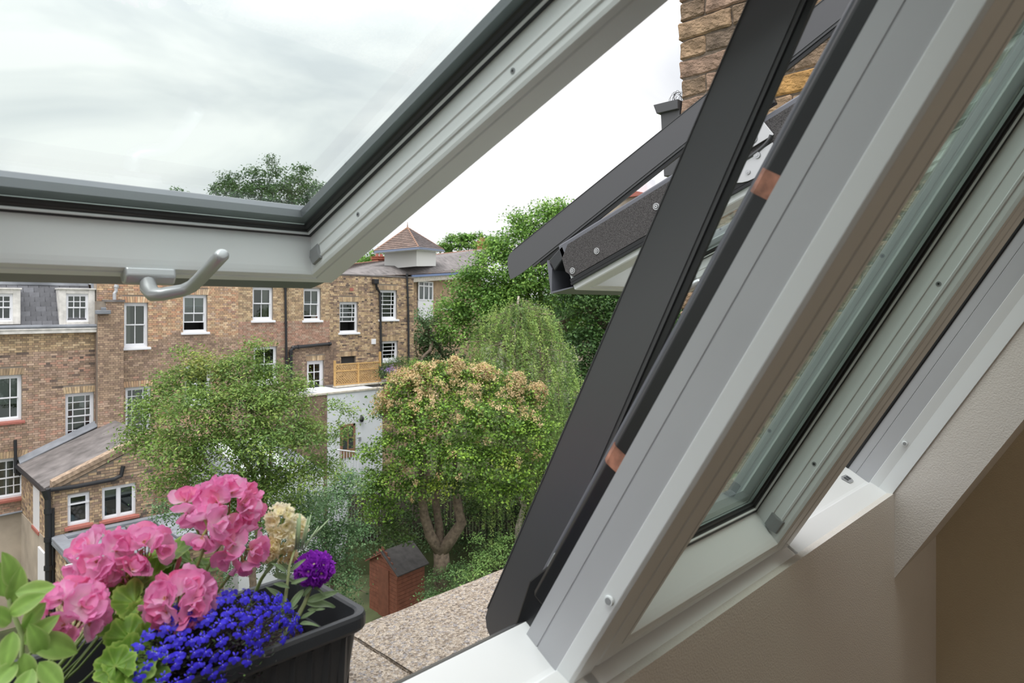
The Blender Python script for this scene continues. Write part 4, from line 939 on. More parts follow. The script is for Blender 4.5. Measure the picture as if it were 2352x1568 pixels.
b = MB(); b.obox(f0-Vector((0, 0, 1.4)), dv, (0, .2, 0), (0, 0, 1.4)); b.build('gravel_board', M['ground'], fe)
gh = empty('glazed_roof_extension', at(620, 1090, d=21.5), 'white framed glass-roofed extension glimpsed through the garden tree', 'building')
g0 = at(545, 1110, Y=22.5); b = MB(); b.box((g0.x, 22.4, GZ), (g0.x+3.2, YF-.2, g0.z-.1)); b.build('wall', M['render'], gh)
for k in range(5):
    b = MB(); b.prism([(g0.x+.64*k+.03, 22.4, g0.z-.1), (g0.x+.64*k+.03, YF-.2, g0.z+.6), (g0.x+.64*k+.59, YF-.2, g0.z+.6), (g0.x+.64*k+.59, 22.4, g0.z-.1)], (0, 0, .05)); b.build('roof_panel', M['render'] if k % 2 else M['lead'], gh)
# ------------------------------------------------------------------ trees: real leaves scattered over lumpy crowns
def leafmat(name, trans=.3, rough=.55): return mat(name, (1, 1, 1), rough, attr=True, trans=trans, spec=.3)
M['leaf'] = leafmat('tree_leaves')
M['bark'] = mat('tree_bark', (.17, .13, .095), .95, noise=.4, nscale=9, bump=.8, bscale=30)
M['barkpale'] = mat('pale_birch_bark', (.38, .34, .28), .9, noise=.4, nscale=9)
def leaf_cloud(P, Nr, size, cols, aspect=.5, jit=.6):
    """P (n,3) positions, Nr (n,3) preferred normals -> vert array (n*4,3), colour array"""
    n = len(P); N0 = Nr+rng.normal(0, jit, (n, 3)); N0 /= np.linalg.norm(N0, axis=1)[:, None]
    T = rng.normal(0, 1, (n, 3)); T -= (T*N0).sum(1)[:, None]*N0; T /= np.linalg.norm(T, axis=1)[:, None]
    B = np.cross(N0, T); s = (size*rng.uniform(.65, 1.25, n))[:, None]
    V = np.stack([P-T*s*.5, P+B*s*aspect*.5+N0*s*.06, P+T*s*.5-N0*s*.08, P-B*s*aspect*.5+N0*s*.06], 1)
    return V.reshape(-1, 3), cols
def cloud_obj(name, V, C, parent, material, kind='stuff'):
    n = len(V)//4; me = bpy.data.meshes.new(name); me.vertices.add(n*4); me.vertices.foreach_set('co', V.astype(np.float32).ravel())
    me.loops.add(n*4); me.loops.foreach_set('vertex_index', np.arange(n*4, dtype=np.int32)); me.polygons.add(n)
    me.polygons.foreach_set('loop_start', np.arange(0, n*4, 4, dtype=np.int32)); me.polygons.foreach_set('loop_total', np.full(n, 4, np.int32))
    me.update(calc_edges=True)
    a = me.color_attributes.new('col', 'FLOAT_COLOR', 'CORNER'); c4 = np.ones((n, 4, 4), np.float32); c4[:, :, :3] = C[:, None, :]; a.data.foreach_set('color', c4.ravel())
    me.materials.append(material); o = bpy.data.objects.new(name, me); link(o, parent)
    if kind: o['kind'] = kind
    return o
def palette(n, cols, var=.18, dark=None):
    c = np.array(cols)[rng.integers(0, len(cols), n)]; return c*rng.uniform(1-var, 1+var, (n, 1))
DEN = 5.0
def crown(blobs, dens, size, cols, clump=.16, clumpn=26, shell=(.55, 1.05), grad=None):
    """blobs (u,v,d,rpx[,palette]) -> leaves gathered in sprays over every lump"""
    Ps, Ns, Cs = [], [], []
    for bl in blobs:
        u, v, d, r = bl[:4]; c = np.array(at(u, v, d=d)); R = r*d/F; pal = bl[4] if len(bl) > 4 else cols
        nc = max(8, int(dens*DEN*4*math.pi*R*R)); D = rng.normal(0, 1, (nc, 3)); D /= np.linalg.norm(D, axis=1)[:, None]; D[:, 2] = np.where(D[:, 2] < -.5, -D[:, 2], D[:, 2])
        rr = R*rng.uniform(shell[0], shell[1], nc)**.7; cc = c+D*rr[:, None]*np.array([1, 1, .9])
        k = clumpn; pos = np.repeat(cc, k, 0)+rng.normal(0, clump, (nc*k, 3))*np.array([1, 1, .55]); nr = np.repeat(D, k, 0)*.5+np.array([0, 0, .9])
        col = palette(nc, pal, .26); col = np.repeat(col, k, 0)*rng.uniform(.8, 1.2, (nc*k, 1))
        Ps.append(pos); Ns.append(nr); Cs.append(col)
    return np.concatenate(Ps), np.concatenate(Ns), np.concatenate(Cs)
def branch(mb, p, q, r0, r1, bend=.12, n=7, seed=None):
    p = Vector(p); q = Vector(q); L_ = (q-p).length; off = Vector((random.uniform(-1, 1), random.uniform(-1, 1), random.uniform(-.3, .3)))*bend*L_
    pts = [p.lerp(q, i/n)+off*math.sin(math.pi*i/n)+Vector((random.uniform(-1, 1), random.uniform(-1, 1), 0))*.02*L_ for i in range(n+1)]
    mb.tube(pts, [r0+(r1-r0)*i/n for i in range(n+1)], 7); return pts
def tree(name, label, base, fork, tips, r, blobs, dens, size, cols, group=None, cat='tree', barkm='bark', clump=.16, clumpn=26, aspect=.5, trunkname='trunk', **kw):
    t = empty(name, base, label, cat, group)
    b = MB(); branch(b, base, fork, r, r*.75, .04); b.build(trunkname, M[barkm], t, smooth=True)
    for q in tips:
        b = MB(); branch(b, fork, q, r*.55, r*.10, .10)
        for k in range(5):
            s = Vector(fork).lerp(Vector(q), random.uniform(.4, .9)); e = s+Vector((random.uniform(-1, 1), random.uniform(-1, 1), random.uniform(-.1, .9)))*(Vector(q)-Vector(fork)).length*.28; branch(b, s, e, r*.16, r*.04, .1, 4)
        b.build('branch', M[barkm], t, smooth=True)
    P, Nn, C = crown(blobs, dens, size, cols, clump, clumpn, **kw)
    V, _ = leaf_cloud(P, Nn, size, None, aspect)
    cloud_obj('foliage', V, C, t, M['leaf']); return t
ASH = [(.17, .27, .06), (.21, .32, .07), (.14, .23, .055), (.27, .36, .09), (.16, .27, .08)]
ASHB = [(.10, .19, .08), (.13, .24, .10), (.085, .16, .07), (.17, .27, .12)]
ASHY = [(.30, .33, .08), (.24, .30, .08), (.20, .27, .07)]
random.seed(21)
def PD(u, v, d): return at(u, v, d=d)
tree('ash_tree', 'airy pale green tree in the garden, in front of the brick houses', (PD(612, 1500, 16).x, PD(612, 1500, 16).y, GZ), PD(605, 1150, 15.5),
     [PD(470, 900, 15), PD(560, 880, 15), PD(650, 900, 15.5), PD(380, 1000, 14.6), PD(720, 1060, 15.5), PD(520, 1020, 14.5), PD(430, 1120, 14.5), PD(610, 960, 15.2)], .10,
     [(480, 855, 15, 48, ASHY), (415, 885, 15.2, 46), (555, 865, 15, 58), (632, 880, 15.4, 50), (352, 950, 14.8, 46), (450, 955, 14.2, 72), (555, 955, 14.5, 78), (650, 955, 15, 64), (325, 1020, 14.4, 38), (400, 1045, 14, 64), (505, 1050, 14.2, 74), (615, 1045, 14.4, 72), (708, 1010, 15.2, 50), (440, 1125, 14.2, 50), (545, 1130, 14.5, 50), (655, 1110, 14.8, 50), (735, 1085, 15.6, 46), (690, 1170, 16, 50, ASHB), (430, 815, 15, 16), (585, 805, 15, 24), (380, 890, 15, 26), (690, 900, 15.4, 26), (310, 985, 14.4, 18), (800, 952, 15.6, 16), (765, 935, 15.6, 10), (790, 985, 15.6, 14), (365, 1120, 14.2, 30), (770, 1010, 15.6, 14), (600, 1120, 15, 60), (555, 1175, 15, 50), (640, 1190, 15.4, 50), (490, 1165, 14.8, 46)],
     4.2, .085, ASH, clump=.16, clumpn=26, aspect=.42)
tree('young_maple', 'lower bluish green tree beyond the purple flower', (PD(760, 1500, 18).x, PD(760, 1500, 18).y, GZ), PD(765, 1330, 18), [PD(720, 1200, 17.6), PD(800, 1240, 18), PD(840, 1360, 18)], .07,
     [(760, 1175, 17.8, 58), (710, 1240, 17.4, 58), (790, 1250, 18, 58), (760, 1330, 17.8, 58), (690, 1310, 17.4, 50), (760, 1400, 18, 46), (640, 1220, 17, 40), (800, 1120, 18.6, 40), (560, 1200, 17.5, 45), (590, 1280, 17.5, 45), (470, 1200, 17.5, 45), (380, 1180, 17.4, 30)], 3.3, .08, ASHB, clump=.17, aspect=.55)
# flowering climber-covered tree
G = [(.17, .31, .05), (.23, .39, .06), (.29, .45, .07), (.13, .24, .05)]
GD = [(.07, .13, .035), (.09, .16, .04), (.06, .10, .03), (.12, .18, .05)]
GY = [(.32, .43, .06), (.25, .36, .05), (.36, .44, .09)]
TAN = [(.60, .45, .25), (.66, .51, .30), (.54, .39, .20), (.56, .48, .22)]
base = (PD(1012, 1300, 21.5).x, PD(1012, 1300, 21.5).y, GZ+.2)
ft = empty('flowering_tree', base, 'round garden tree covered in tan blossom clusters, twin trunks showing', 'tree')
fk = PD(1012, 1268, 21.5)
b = MB(); branch(b, base, fk, .34, .26, .02); b.build('trunk', M['bark'], ft, smooth=True)
for q, r in (((PD(975, 1185, 21.3), PD(965, 1110, 21)), .15), ((PD(1060, 1200, 21.3), PD(1045, 1130, 21.4)), .17), ((PD(1000, 1150, 21.8), PD(1010, 1060, 21.8)), .12)):
    b = MB(); mid, tip = q; pts = [fk, fk.lerp(mid, .5)+Vector((.05 if mid.x > fk.x else -.1, 0, 0)), mid, mid.lerp(tip, .5), tip, tip+Vector((0, 0, 1.5))]; b.tube(pts, [r*1.3, r*1.15, r, r*.9, r*.7, r*.3], 9); b.build('branch', M['bark'], ft, smooth=True)
fbl = [(925, 880, 21, 26), (968, 862, 21.2, 24), (1040, 850, 21.4, 26), (1110, 862, 21.4, 24), (1180, 880, 21.5, 24), (1232, 905, 21.5, 22), (880, 925, 20.9, 22), (935, 905, 21, 50), (1000, 890, 21.3, 56), (1075, 890, 21.5, 52), (1150, 905, 21.5, 50), (1210, 935, 21.6, 44), (900, 960, 20.7, 44), (965, 970, 20.4, 60), (1050, 970, 20.4, 64), (1130, 980, 20.5, 62), (1205, 1000, 21, 52), (905, 1035, 20.6, 50), (980, 1050, 20.2, 58), (1065, 1060, 20.2, 60), (1145, 1070, 20.4, 52), (1210, 1070, 21, 40), (900, 1110, 20.8, 46), (955, 1130, 20.6, 40), (1110, 1130, 20.6, 42), (1030, 1115, 20.6, 36, GD), (875, 1180, 21.2, 42, G), (905, 1225, 21.4, 34, GD), (855, 1140, 21.2, 34, G), (960, 1170, 22, 34, GD), (1100, 1175, 21.6, 34, GD), (1170, 1140, 20.8, 34), (1245, 985, 21.4, 34), (1255, 1040, 21.4, 30), (1200, 1115, 21, 30, G), (1160, 1060, 20.1, 30, GY), (1010, 1120, 20.2, 26, GY), (860, 1110, 21, 34, G), (850, 1040, 21, 30)]
P, Nn, C = crown(fbl, 1.9, .1, G, .15, 26)
m_ = rng.random(len(P)) < .25; C[m_] = palette(m_.sum(), GD)
V, _ = leaf_cloud(P, Nn, .095, None, .7); cloud_obj('foliage', V, C, ft, M['leaf'])
# blossom clusters sit on the sunny outside of the lumps
Pb, Nb, Cb = [], [], []
for bl in fbl[:24]:
    u, v, d, r = bl[:4]; c = np.array(at(u, v, d=d)); R = r*d/F; nc = 46 if v < 912 else (20 if v < 975 else (9 if v < 1020 else 3))
    if u < 960 and v < 950: nc = 70
    D = rng.normal(0, 1, (nc, 3)); D[:, 1] -= .9; D[:, 2] += .8; D /= np.linalg.norm(D, axis=1)[:, None]; cc = c+D*R*1.06
    k = 30; Pb.append(np.repeat(cc, k, 0)+rng.normal(0, .055, (nc*k, 3))); Nb.append(np.repeat(D, k, 0)); Cb.append(np.repeat(palette(nc, TAN), k, 0)*rng.uniform(.8, 1.2, (nc*k, 1)))
V, _ = leaf_cloud(np.concatenate(Pb), np.concatenate(Nb), .055, None, .9); o = cloud_obj('blossom', V, np.concatenate(Cb), ft, M['leaf'])
# weeping birch
BI = [(.25, .38, .10), (.31, .44, .12), (.20, .32, .09), (.36, .47, .14)]
BID = [(.12, .19, .06), (.15, .23, .08)]
wb = empty('weeping_birch', (PD(1183, 1290, 24.5).x, PD(1183, 1290, 24.5).y, GZ), 'weeping birch with hanging pale green curtains and thin trunk', 'tree')
b = MB(); bb = Vector(wb.location); tp = PD(1190, 680, 25.5); branch(b, bb, tp, .13, .04, .015, 14); b.build('trunk', M['barkpale'], wb, smooth=True)
Ps, Cs = [], []; arcs = MB()
for k in range(1700):
    t = random.random(); h = .965-.62*t**1.1; c = bb.lerp(tp, h); a = random.uniform(0, 2*math.pi); R = (.35+2.75*t**.42)*random.uniform(.4, 1.08)
    if random.random() < .3: a = random.uniform(-2.6, -.4)
    e = c+Vector((math.cos(a)*R, math.sin(a)*R, random.uniform(.0, .35))); ln = random.uniform(.5, 1.7)*(.6+.7*t)
    n = int(ln*46); s = rng.random(n); base_ = np.array(e)+np.array([math.cos(a), math.sin(a), 0])*.22*np.sqrt(s)[:, None]
    pos = base_+np.stack([rng.normal(0, .035, n), rng.normal(0, .035, n), -s*ln], 1); Ps.append(pos)
    pal = BID if (random.random() < .25) else BI; Cs.append(np.repeat(palette(1, pal, .2), n, 0)*rng.uniform(.82, 1.18, (n, 1)))
    if k % 6 == 0: arcs.tube([c+Vector((0, 0, -.3)), c.lerp(e, .6)+Vector((0, 0, .15)), e, e-Vector((0, 0, ln*.6))], [.02, .015, .01, .004], 4, False)
o = arcs.build('hanging_branches', M['bark'], wb); o['kind'] = 'stuff'
P = np.concatenate(Ps); C = np.concatenate(Cs); V, _ = leaf_cloud(P, np.tile(np.array([.2, -.8, .4]), (len(P), 1)), .085, None, .45, .7); cloud_obj('foliage', V, C, wb, M['leaf'])
# large plane trees behind
T1 = [(.16, .31, .065), (.21, .38, .08), (.27, .44, .09), (.12, .24, .06)]
T2 = [(.06, .13, .04), (.08, .16, .045), (.05, .10, .035), (.10, .19, .05)]
T3 = [(.10, .18, .07), (.13, .22, .09), (.16, .26, .11)]
grp = 'big trees beyond the gardens'
def bigtree(label, u, d, vtop, blobs, cols, dens=1.1, size=.17, **kw):
    base = at(u, 1200, d=d); base.z = GZ; fork = at(u, 760, d=d); tips = [at(bl[0], bl[1], d=bl[2]) for bl in blobs[:7]]
    return tree('broadleaf_tree', label, base, fork, tips, .3, blobs, dens, size, cols, grp, clump=.3, clumpn=24, aspect=.6, **kw)
bigtree('tall bright green tree rising behind the weeping birch', 1250, 36, 470, [(1140, 685, 36, 46), (1200, 655, 36, 46), (1370, 690, 36, 60), (1350, 760, 36, 50), (1250, 520, 36, 52), (1200, 570, 36, 60), (1290, 560, 35.5, 62), (1140, 620, 36, 58), (1230, 640, 35, 70), (1080, 660, 36, 44), (1330, 610, 35.5, 64), (1100, 710, 36, 56), (1180, 710, 35.5, 60), (1300, 680, 35, 60), (1040, 720, 36.5, 40), (1060, 770, 36, 50), (1275, 480, 36, 26), (1190, 510, 36, 24), (1130, 570, 36, 28), (1300, 500, 36, 26)], T1)
bigtree('dark green tree behind the open far window', 1400, 31, 560, [(1400, 620, 31, 80), (1480, 640, 31, 80), (1340, 700, 30.5, 70), (1430, 730, 30, 80), (1520, 740, 30, 70), (1350, 800, 30, 60), (1420, 840, 29.5, 70), (1500, 860, 29.5, 70), (1340, 880, 29.5, 50), (1400, 950, 29, 60), (1480, 1000, 28.5, 60), (1560, 640, 31, 70), (1570, 760, 30, 60), (1540, 900, 29, 60), (1330, 960, 28, 40), (1300, 1050, 27, 50), (1250, 1120, 26.5, 50), (1340, 1130, 26.5, 60), (1410, 1100, 27, 60)], T2, dens=1.1)
bigtree('bluish green tree beside the end of the brick row', 985, 38, 690, [(985, 760, 37, 34), (965, 800, 36.5, 30), (1010, 800, 37, 36), (980, 850, 36, 36), (1030, 850, 36.5, 40), (960, 730, 37, 16), (945, 850, 33.5, 20)], T3, dens=1.0, size=.15)
bigtree('distant rounded treetops right of the pyramid roof turret', 1050, 85, 530, [(1040, 565, 85, 26), (1075, 560, 85, 26), (1105, 575, 85, 24), (1020, 575, 85, 18), (1130, 560, 85, 24), (1095, 545, 85, 12)], T1, dens=.35, size=.35)
bigtree('distant treetops left of the pyramid roof turret', 845, 60, 590, [(840, 610, 60, 26), (820, 640, 58, 24), (865, 590, 60, 16), (800, 615, 60, 18)], T1, dens=.5, size=.28)
bigtree('tall dark tree seen through the open window pane', 600, 52, 380, [(640, 455, 52, 36), (680, 430, 52, 30), (600, 440, 52, 32), (560, 455, 52, 34), (520, 440, 52, 30), (500, 480, 52, 34), (560, 500, 52, 40), (630, 500, 52, 40), (690, 480, 52, 36), (630, 400, 52, 20), (580, 400, 52, 18), (690, 400, 52, 20), (530, 410, 52, 16), (720, 440, 52, 26), (620, 370, 52, 8), (410, 470, 52, 28), (450, 490, 52, 26), (370, 490, 52, 24), (405, 445, 52, 13), (600, 560, 52, 60), (500, 560, 52, 60), (700, 560, 52, 50)], T2, dens=.7, size=.2)
bigtree('treetops above the slate mansard roof at far left', 60, 36, 630, [(50, 655, 36, 24), (20, 650, 36, 22), (85, 660, 36, 18), (105, 665, 36, 12)], T1, dens=1.0, size=.14)
bigtree('far hazy tree belt filling the gap beyond the weeping birch', 1200, 68, 690, [(1040+52*k, 715+(12 if k % 2 else 0), 68+3*(k % 3), 42) for k in range(12)]+[(1060+52*k, 765, 66, 44) for k in range(11)], T2, dens=.5, size=.3)
# shrubs at the foot
def shrub(label, blobs, cols, size=.08, dens=2.2, group='garden shrubs'):
    c = at(*blobs[0][:2], d=blobs[0][2]); s = empty('garden_shrub', (c.x, c.y, GZ), label, 'shrub', group)
    P, Nn, C = crown(blobs, dens, size, cols, .14, 22); V, _ = leaf_cloud(P, Nn, size, None, .55); cloud_obj('foliage', V, C, s, M['leaf'])
    b = MB()
    for k in range(7): branch(b, (c.x+random.uniform(-.2, .2), c.y+random.uniform(-.2, .2), GZ), at(random.uniform(blobs[0][0]-40, blobs[0][0]+40), blobs[0][1], d=blobs[0][2]), .02, .008)
    b.build('stem', M['bark'], s); return s
shrub('green shrub just right of the timber shed', [(1010, 1345, 21, 36), (1055, 1325, 21, 36), (990, 1385, 20.6, 34), (1040, 1385, 20.6, 36)], [(.12, .22, .08), (.16, .28, .10), (.10, .18, .07)])
shrub('leafy bright shrub above the far corner of the ledge', [(1110, 1295, 20.5, 34), (1150, 1275, 20.5, 34), (1090, 1335, 20, 36), (1170, 1310, 20, 30), (1155, 1240, 20.6, 14), (1100, 1240, 20.6, 12)], [(.20, .34, .10), (.26, .40, .12), (.15, .27, .08)])
shrub('rounded dark shrub on the roof terrace behind the trellis', [(905, 835, 28.5, 14), (925, 832, 28.5, 13), (890, 845, 28, 13), (884, 860, 27.5, 13)], GD, .06, 6, 'terrace plants')
shrub('light green plant with mauve flowers on the roof terrace', [(950, 840, 28.2, 14), (965, 855, 28.2, 12), (900, 850, 27.8, 7, [(.40, .25, .60)]), (975, 840, 28.2, 12)], G, .06, 6, 'terrace plants')
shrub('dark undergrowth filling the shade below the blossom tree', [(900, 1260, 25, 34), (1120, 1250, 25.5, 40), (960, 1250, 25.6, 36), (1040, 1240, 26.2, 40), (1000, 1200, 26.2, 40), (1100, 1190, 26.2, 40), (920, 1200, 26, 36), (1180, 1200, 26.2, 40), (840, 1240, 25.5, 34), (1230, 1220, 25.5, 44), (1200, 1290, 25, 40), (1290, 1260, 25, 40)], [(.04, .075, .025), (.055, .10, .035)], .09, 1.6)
shrub('low garden bushes to the left of the shed', [(640, 1400, 19, 50), (560, 1420, 19, 50), (700, 1430, 19, 50), (480, 1330, 19, 50)], ASHB, .09, 1.6)
# ------------------------------------------------------------------ planter with flowers on the ledge
M['plastic'] = mat('anthracite_plastic', (.035, .038, .043), .42, bump=.12, bscale=700)
M['soil'] = mat('dark_potting_soil', (.045, .028, .018), .95, noise=.6, nscale=60, bump=1.0, bscale=150)
PX0, PX1, PY0, PY1 = -.075, .560, .838, 1.050; PZ = -.450; PB = LZ+.001
pl = empty('planter_trough', ((PX0+PX1)/2, (PY0+PY1)/2, PB), 'anthracite ribbed plastic trough planter standing on the ledge', 'planter')
def rrect(x0, x1, y0, y1, r, z, n=7):
    o = []
    for cx, cy, a0 in ((x1-r, y0+r, -90), (x1-r, y1-r, 0), (x0+r, y1-r, 90), (x0+r, y0+r, 180)):
        for k in range(n): a = math.radians(a0+90*k/(n-1)); o.append((cx+r*math.cos(a), cy+r*math.sin(a), z))
    return o
def loft(mb, rings, closed_bottom=True):
    n = len(rings[0]); V = [p for r in rings for p in r]; Fs = []
    for i in range(len(rings)-1):
        for k in range(n): Fs.append((i*n+k, i*n+(k+1) % n, (i+1)*n+(k+1) % n, (i+1)*n+k))
    if closed_bottom: Fs.append(tuple(range(n))[::-1])
    mb.add(V, Fs)
def inset(d, z, r=None): return rrect(PX0+d, PX1-d, PY0+d, PY1-d, max(.012, (r or .026)-d*.4), z)
b = MB()
loft(b, [inset(.030, PB), inset(.022, PB+.05), inset(.012, PZ-.030), inset(.010, PZ-.022)])
loft(b, [inset(.004, PZ-.026), inset(.0015, PZ-.024), inset(0, PZ-.020), inset(0, PZ-.006), inset(.002, PZ-.001), inset(.005, PZ), inset(.010, PZ-.001), inset(.013, PZ-.004), inset(.014, PZ-.012), inset(.020, PZ-.055), inset(.024, PZ-.056), inset(.026, PZ-.062), inset(.034, PB+.01)], False)
loft(b, [inset(.012, PZ-.030), inset(.004, PZ-.026)], False)
tb_ = b.build('trough', M['plastic'], pl, smooth=False)
b = MB(); n = 22
for k in range(n):
    x = PX0+.04+(PX1-PX0-.08)*k/(n-1)
    b.prism([(x-.007, PY0+.024, PB+.01), (x, PY0+.0185, PB+.01), (x+.007, PY0+.024, PB+.01)], (0, -.0105, PZ-.04-PB))
for k in range(6):
    y = PY0+.04+(PY1-PY0-.08)*k/5
    b.prism([(PX1-.024, y-.007, PB+.01), (PX1-.024, y+.007, PB+.01), (PX1-.0185, y, PB+.01)], (.0105, 0, PZ-.04-PB))
b.build('ribs', M['plastic'], pl)
# soil surface, lumpy
b = MB(); nx, ny = 90, 32; V = []; SZ = PZ-.050
x0, x1, y0, y1 = PX0+.03, PX1-.03, PY0+.03, PY1-.03
def hsoil(x, y): return SZ+.007*math.sin(x*43+y*20)+.005*math.sin(x*91-y*77)-.012*max(0, (x-.42)/.1)
for i in range(nx+1):
    for j in range(ny+1):
        x = x0+(x1-x0)*i/nx; y = y0+(y1-y0)*j/ny; V.append((x, y, hsoil(x, y)+random.uniform(-.0022, .0028)))
b.add(V, [(i*(ny+1)+j, (i+1)*(ny+1)+j, (i+1)*(ny+1)+j+1, i*(ny+1)+j+1) for i in range(nx) for j in range(ny)])
so = b.build('soil', M['soil'], pl)
b = MB(); random.seed(9)
for k in range(2600):
    x = random.uniform(x0, x1); y = random.uniform(y0, y1); s = random.uniform(.0012, .0042); g = random.uniform(.5, 1.6); c = (.055*g, .036*g, .024*g) if random.random() < .93 else (.20, .13, .08)
    p = Vector((x, y, hsoil(x, y)+s*.5)); a = [Vector((random.uniform(-1, 1), random.uniform(-1, 1), random.uniform(-.6, .6)))*s for _ in range(4)]
    b.add([p+q for q in a], [(0, 1, 2), (0, 2, 3), (0, 3, 1), (1, 3, 2)], c)
o = b.build('compost_crumbs', mat('compost_crumbs', (1, 1, 1), .95, attr=True), pl); o['kind'] = 'stuff'
b = MB()
for k in range(700):
    x = random.gauss(.085, .022); y = random.gauss(.90, .014); p = Vector((x, y, hsoil(x, y)+random.uniform(0, .006))); s = random.uniform(.002, .004); g = random.uniform(.7, 1.3)
    a = random.uniform(0, 6.28); d = Vector((math.cos(a), math.sin(a), .6))*s; e = Vector((-math.sin(a), math.cos(a), 0))*s*.5; b.add([p, p+d*.6+e, p+d*1.4, p+d*.6-e], [(0, 1, 2, 3)], (.22*g, .36*g, .03))
o = tag(b.build('moss', mat('bright_moss', (1, 1, 1), .7, attr=True, trans=.2)), 'bright green moss patch on the soil of the planter', 'moss', kind='stuff')

# ---- petals and leaves (shared meshes) ------------------------------------
def sheet(name, nu, nv, fn, colfn, material, smooth=True):
    """fn(s,t)->(x,y,z) with s 0..1 along, t -1..1 across"""
    V = []; Fc = []; Cc = []
    for i in range(nu+1):
        for j in range(nv+1): V.append(fn(i/nu, j/nv*2-1)); Cc.append(colfn(i/nu, j/nv*2-1))
    for i in range(nu):
        for j in range(nv): k = i*(nv+1)+j; Fc.append((k, k+nv+1, k+nv+2, k+1))
    me = bpy.data.meshes.new(name); me.from_pydata(V, [], Fc); a = me.color_attributes.new('col', 'FLOAT_COLOR', 'CORNER')
    arr = np.ones((len(me.loops), 4), np.float32)
    for li, l in enumerate(me.loops): arr[li, :3] = Cc[l.vertex_index]
    a.data.foreach_set('color', arr.ravel()); me.materials.append(material)
    if smooth: me.polygons.foreach_set('use_smooth', [True]*len(me.polygons))
    return me
def lerp3(a, b, t): return tuple(a[i]+(b[i]-a[i])*t for i in range(3))
M['petal'] = mat('soft_petal', (1, 1, 1), .55, attr=True, trans=.45, spec=.2)
M['green'] = mat('fresh_leaf', (1, 1, 1), .45, attr=True, trans=.32, spec=.35)
M['stem'] = mat('green_stem', (.20, .30, .08), .5)
M['stemr'] = mat('reddish_stem', (.28, .12, .07), .5)
def petal_mesh(name, L_, W_, cup, ruf, base, mid, tip, material, seed, notch=.0):
    random.seed(seed); ph = random.uniform(0, 6.28); tw = random.uniform(-.2, .2)
    def fn(s, t):
        w = W_*.5*(.22+.95*math.sin(min(1, s*.98)**.8*math.pi*.60))*(1 if s < .86 else math.sqrt(max(0.02, 1-((s-.86)/.15)**2))*.55+.45)
        y = L_*s-(notch*L_*(1-abs(t))*(s**6)) - L_*.12*(t*t)*s*s
        z = cup*L_*(s*s)*.55+cup*L_*.35*t*t*s+ruf*L_*math.sin(t*5+ph)*s*s*.5+ruf*L_*.4*math.sin(s*7+ph)*t
        return (w*t, y, z+tw*t*s*L_*.3)
    def cf(s, t):
        c = lerp3(base, mid, min(1, s*2.2)) if s < .45 else lerp3(mid, tip, (s-.45)/.55)
        f = random.uniform(.94, 1.05); return tuple(x*f for x in c)
    return sheet(name, 7, 6, fn, cf, material)
PK = dict(base=(.96, .80, .86), mid=(.96, .50, .76), tip=(.95, .34, .66)); PK2 = dict(base=(.96, .86, .90), mid=(.97, .66, .84), tip=(.96, .46, .76)); PK3 = dict(base=(.94, .60, .62), mid=(.95, .40, .60), tip=(.94, .27, .55))
gp = [petal_mesh('petal', .0235, .024, random.uniform(.15, .5), .14, material=M['petal'], seed=k, **(PK, PK2, PK3, PK)[k % 4]) for k in range(8)]
def frame(p, n, roll=0, tilt=0):
    """matrix with local +Z along n"""
    n = Vector(n).normalized(); q = n.to_track_quat('Z', 'Y').to_matrix().to_4x4(); return Matrix.Translation(Vector(p)) @ q @ Matrix.Rotation(roll, 4, 'Z') @ Matrix.Rotation(tilt, 4, 'X')
def small_mesh(name, fnb, material):
    b = MB(); fnb(b); o = b.build(name, material); me = o.data; bpy.data.objects.remove(o); return me
def f_center(b):
    for k in range(5):
        a = 2*math.pi*k/5; b.tube([(0, 0, -.004), (math.cos(a)*.0018, math.sin(a)*.0018, .006)], [.0006, .0009], 5, col=(.62, .30, .16))
    b.tube([(0, 0, -.010), (0, 0, 0)], [.0011, .0022], 6, col=(.32, .36, .10))
M['centre'] = mat('flower_centre', (1, 1, 1), .6, attr=True)
cen_me = small_mesh('floret', f_center, M['centre'])
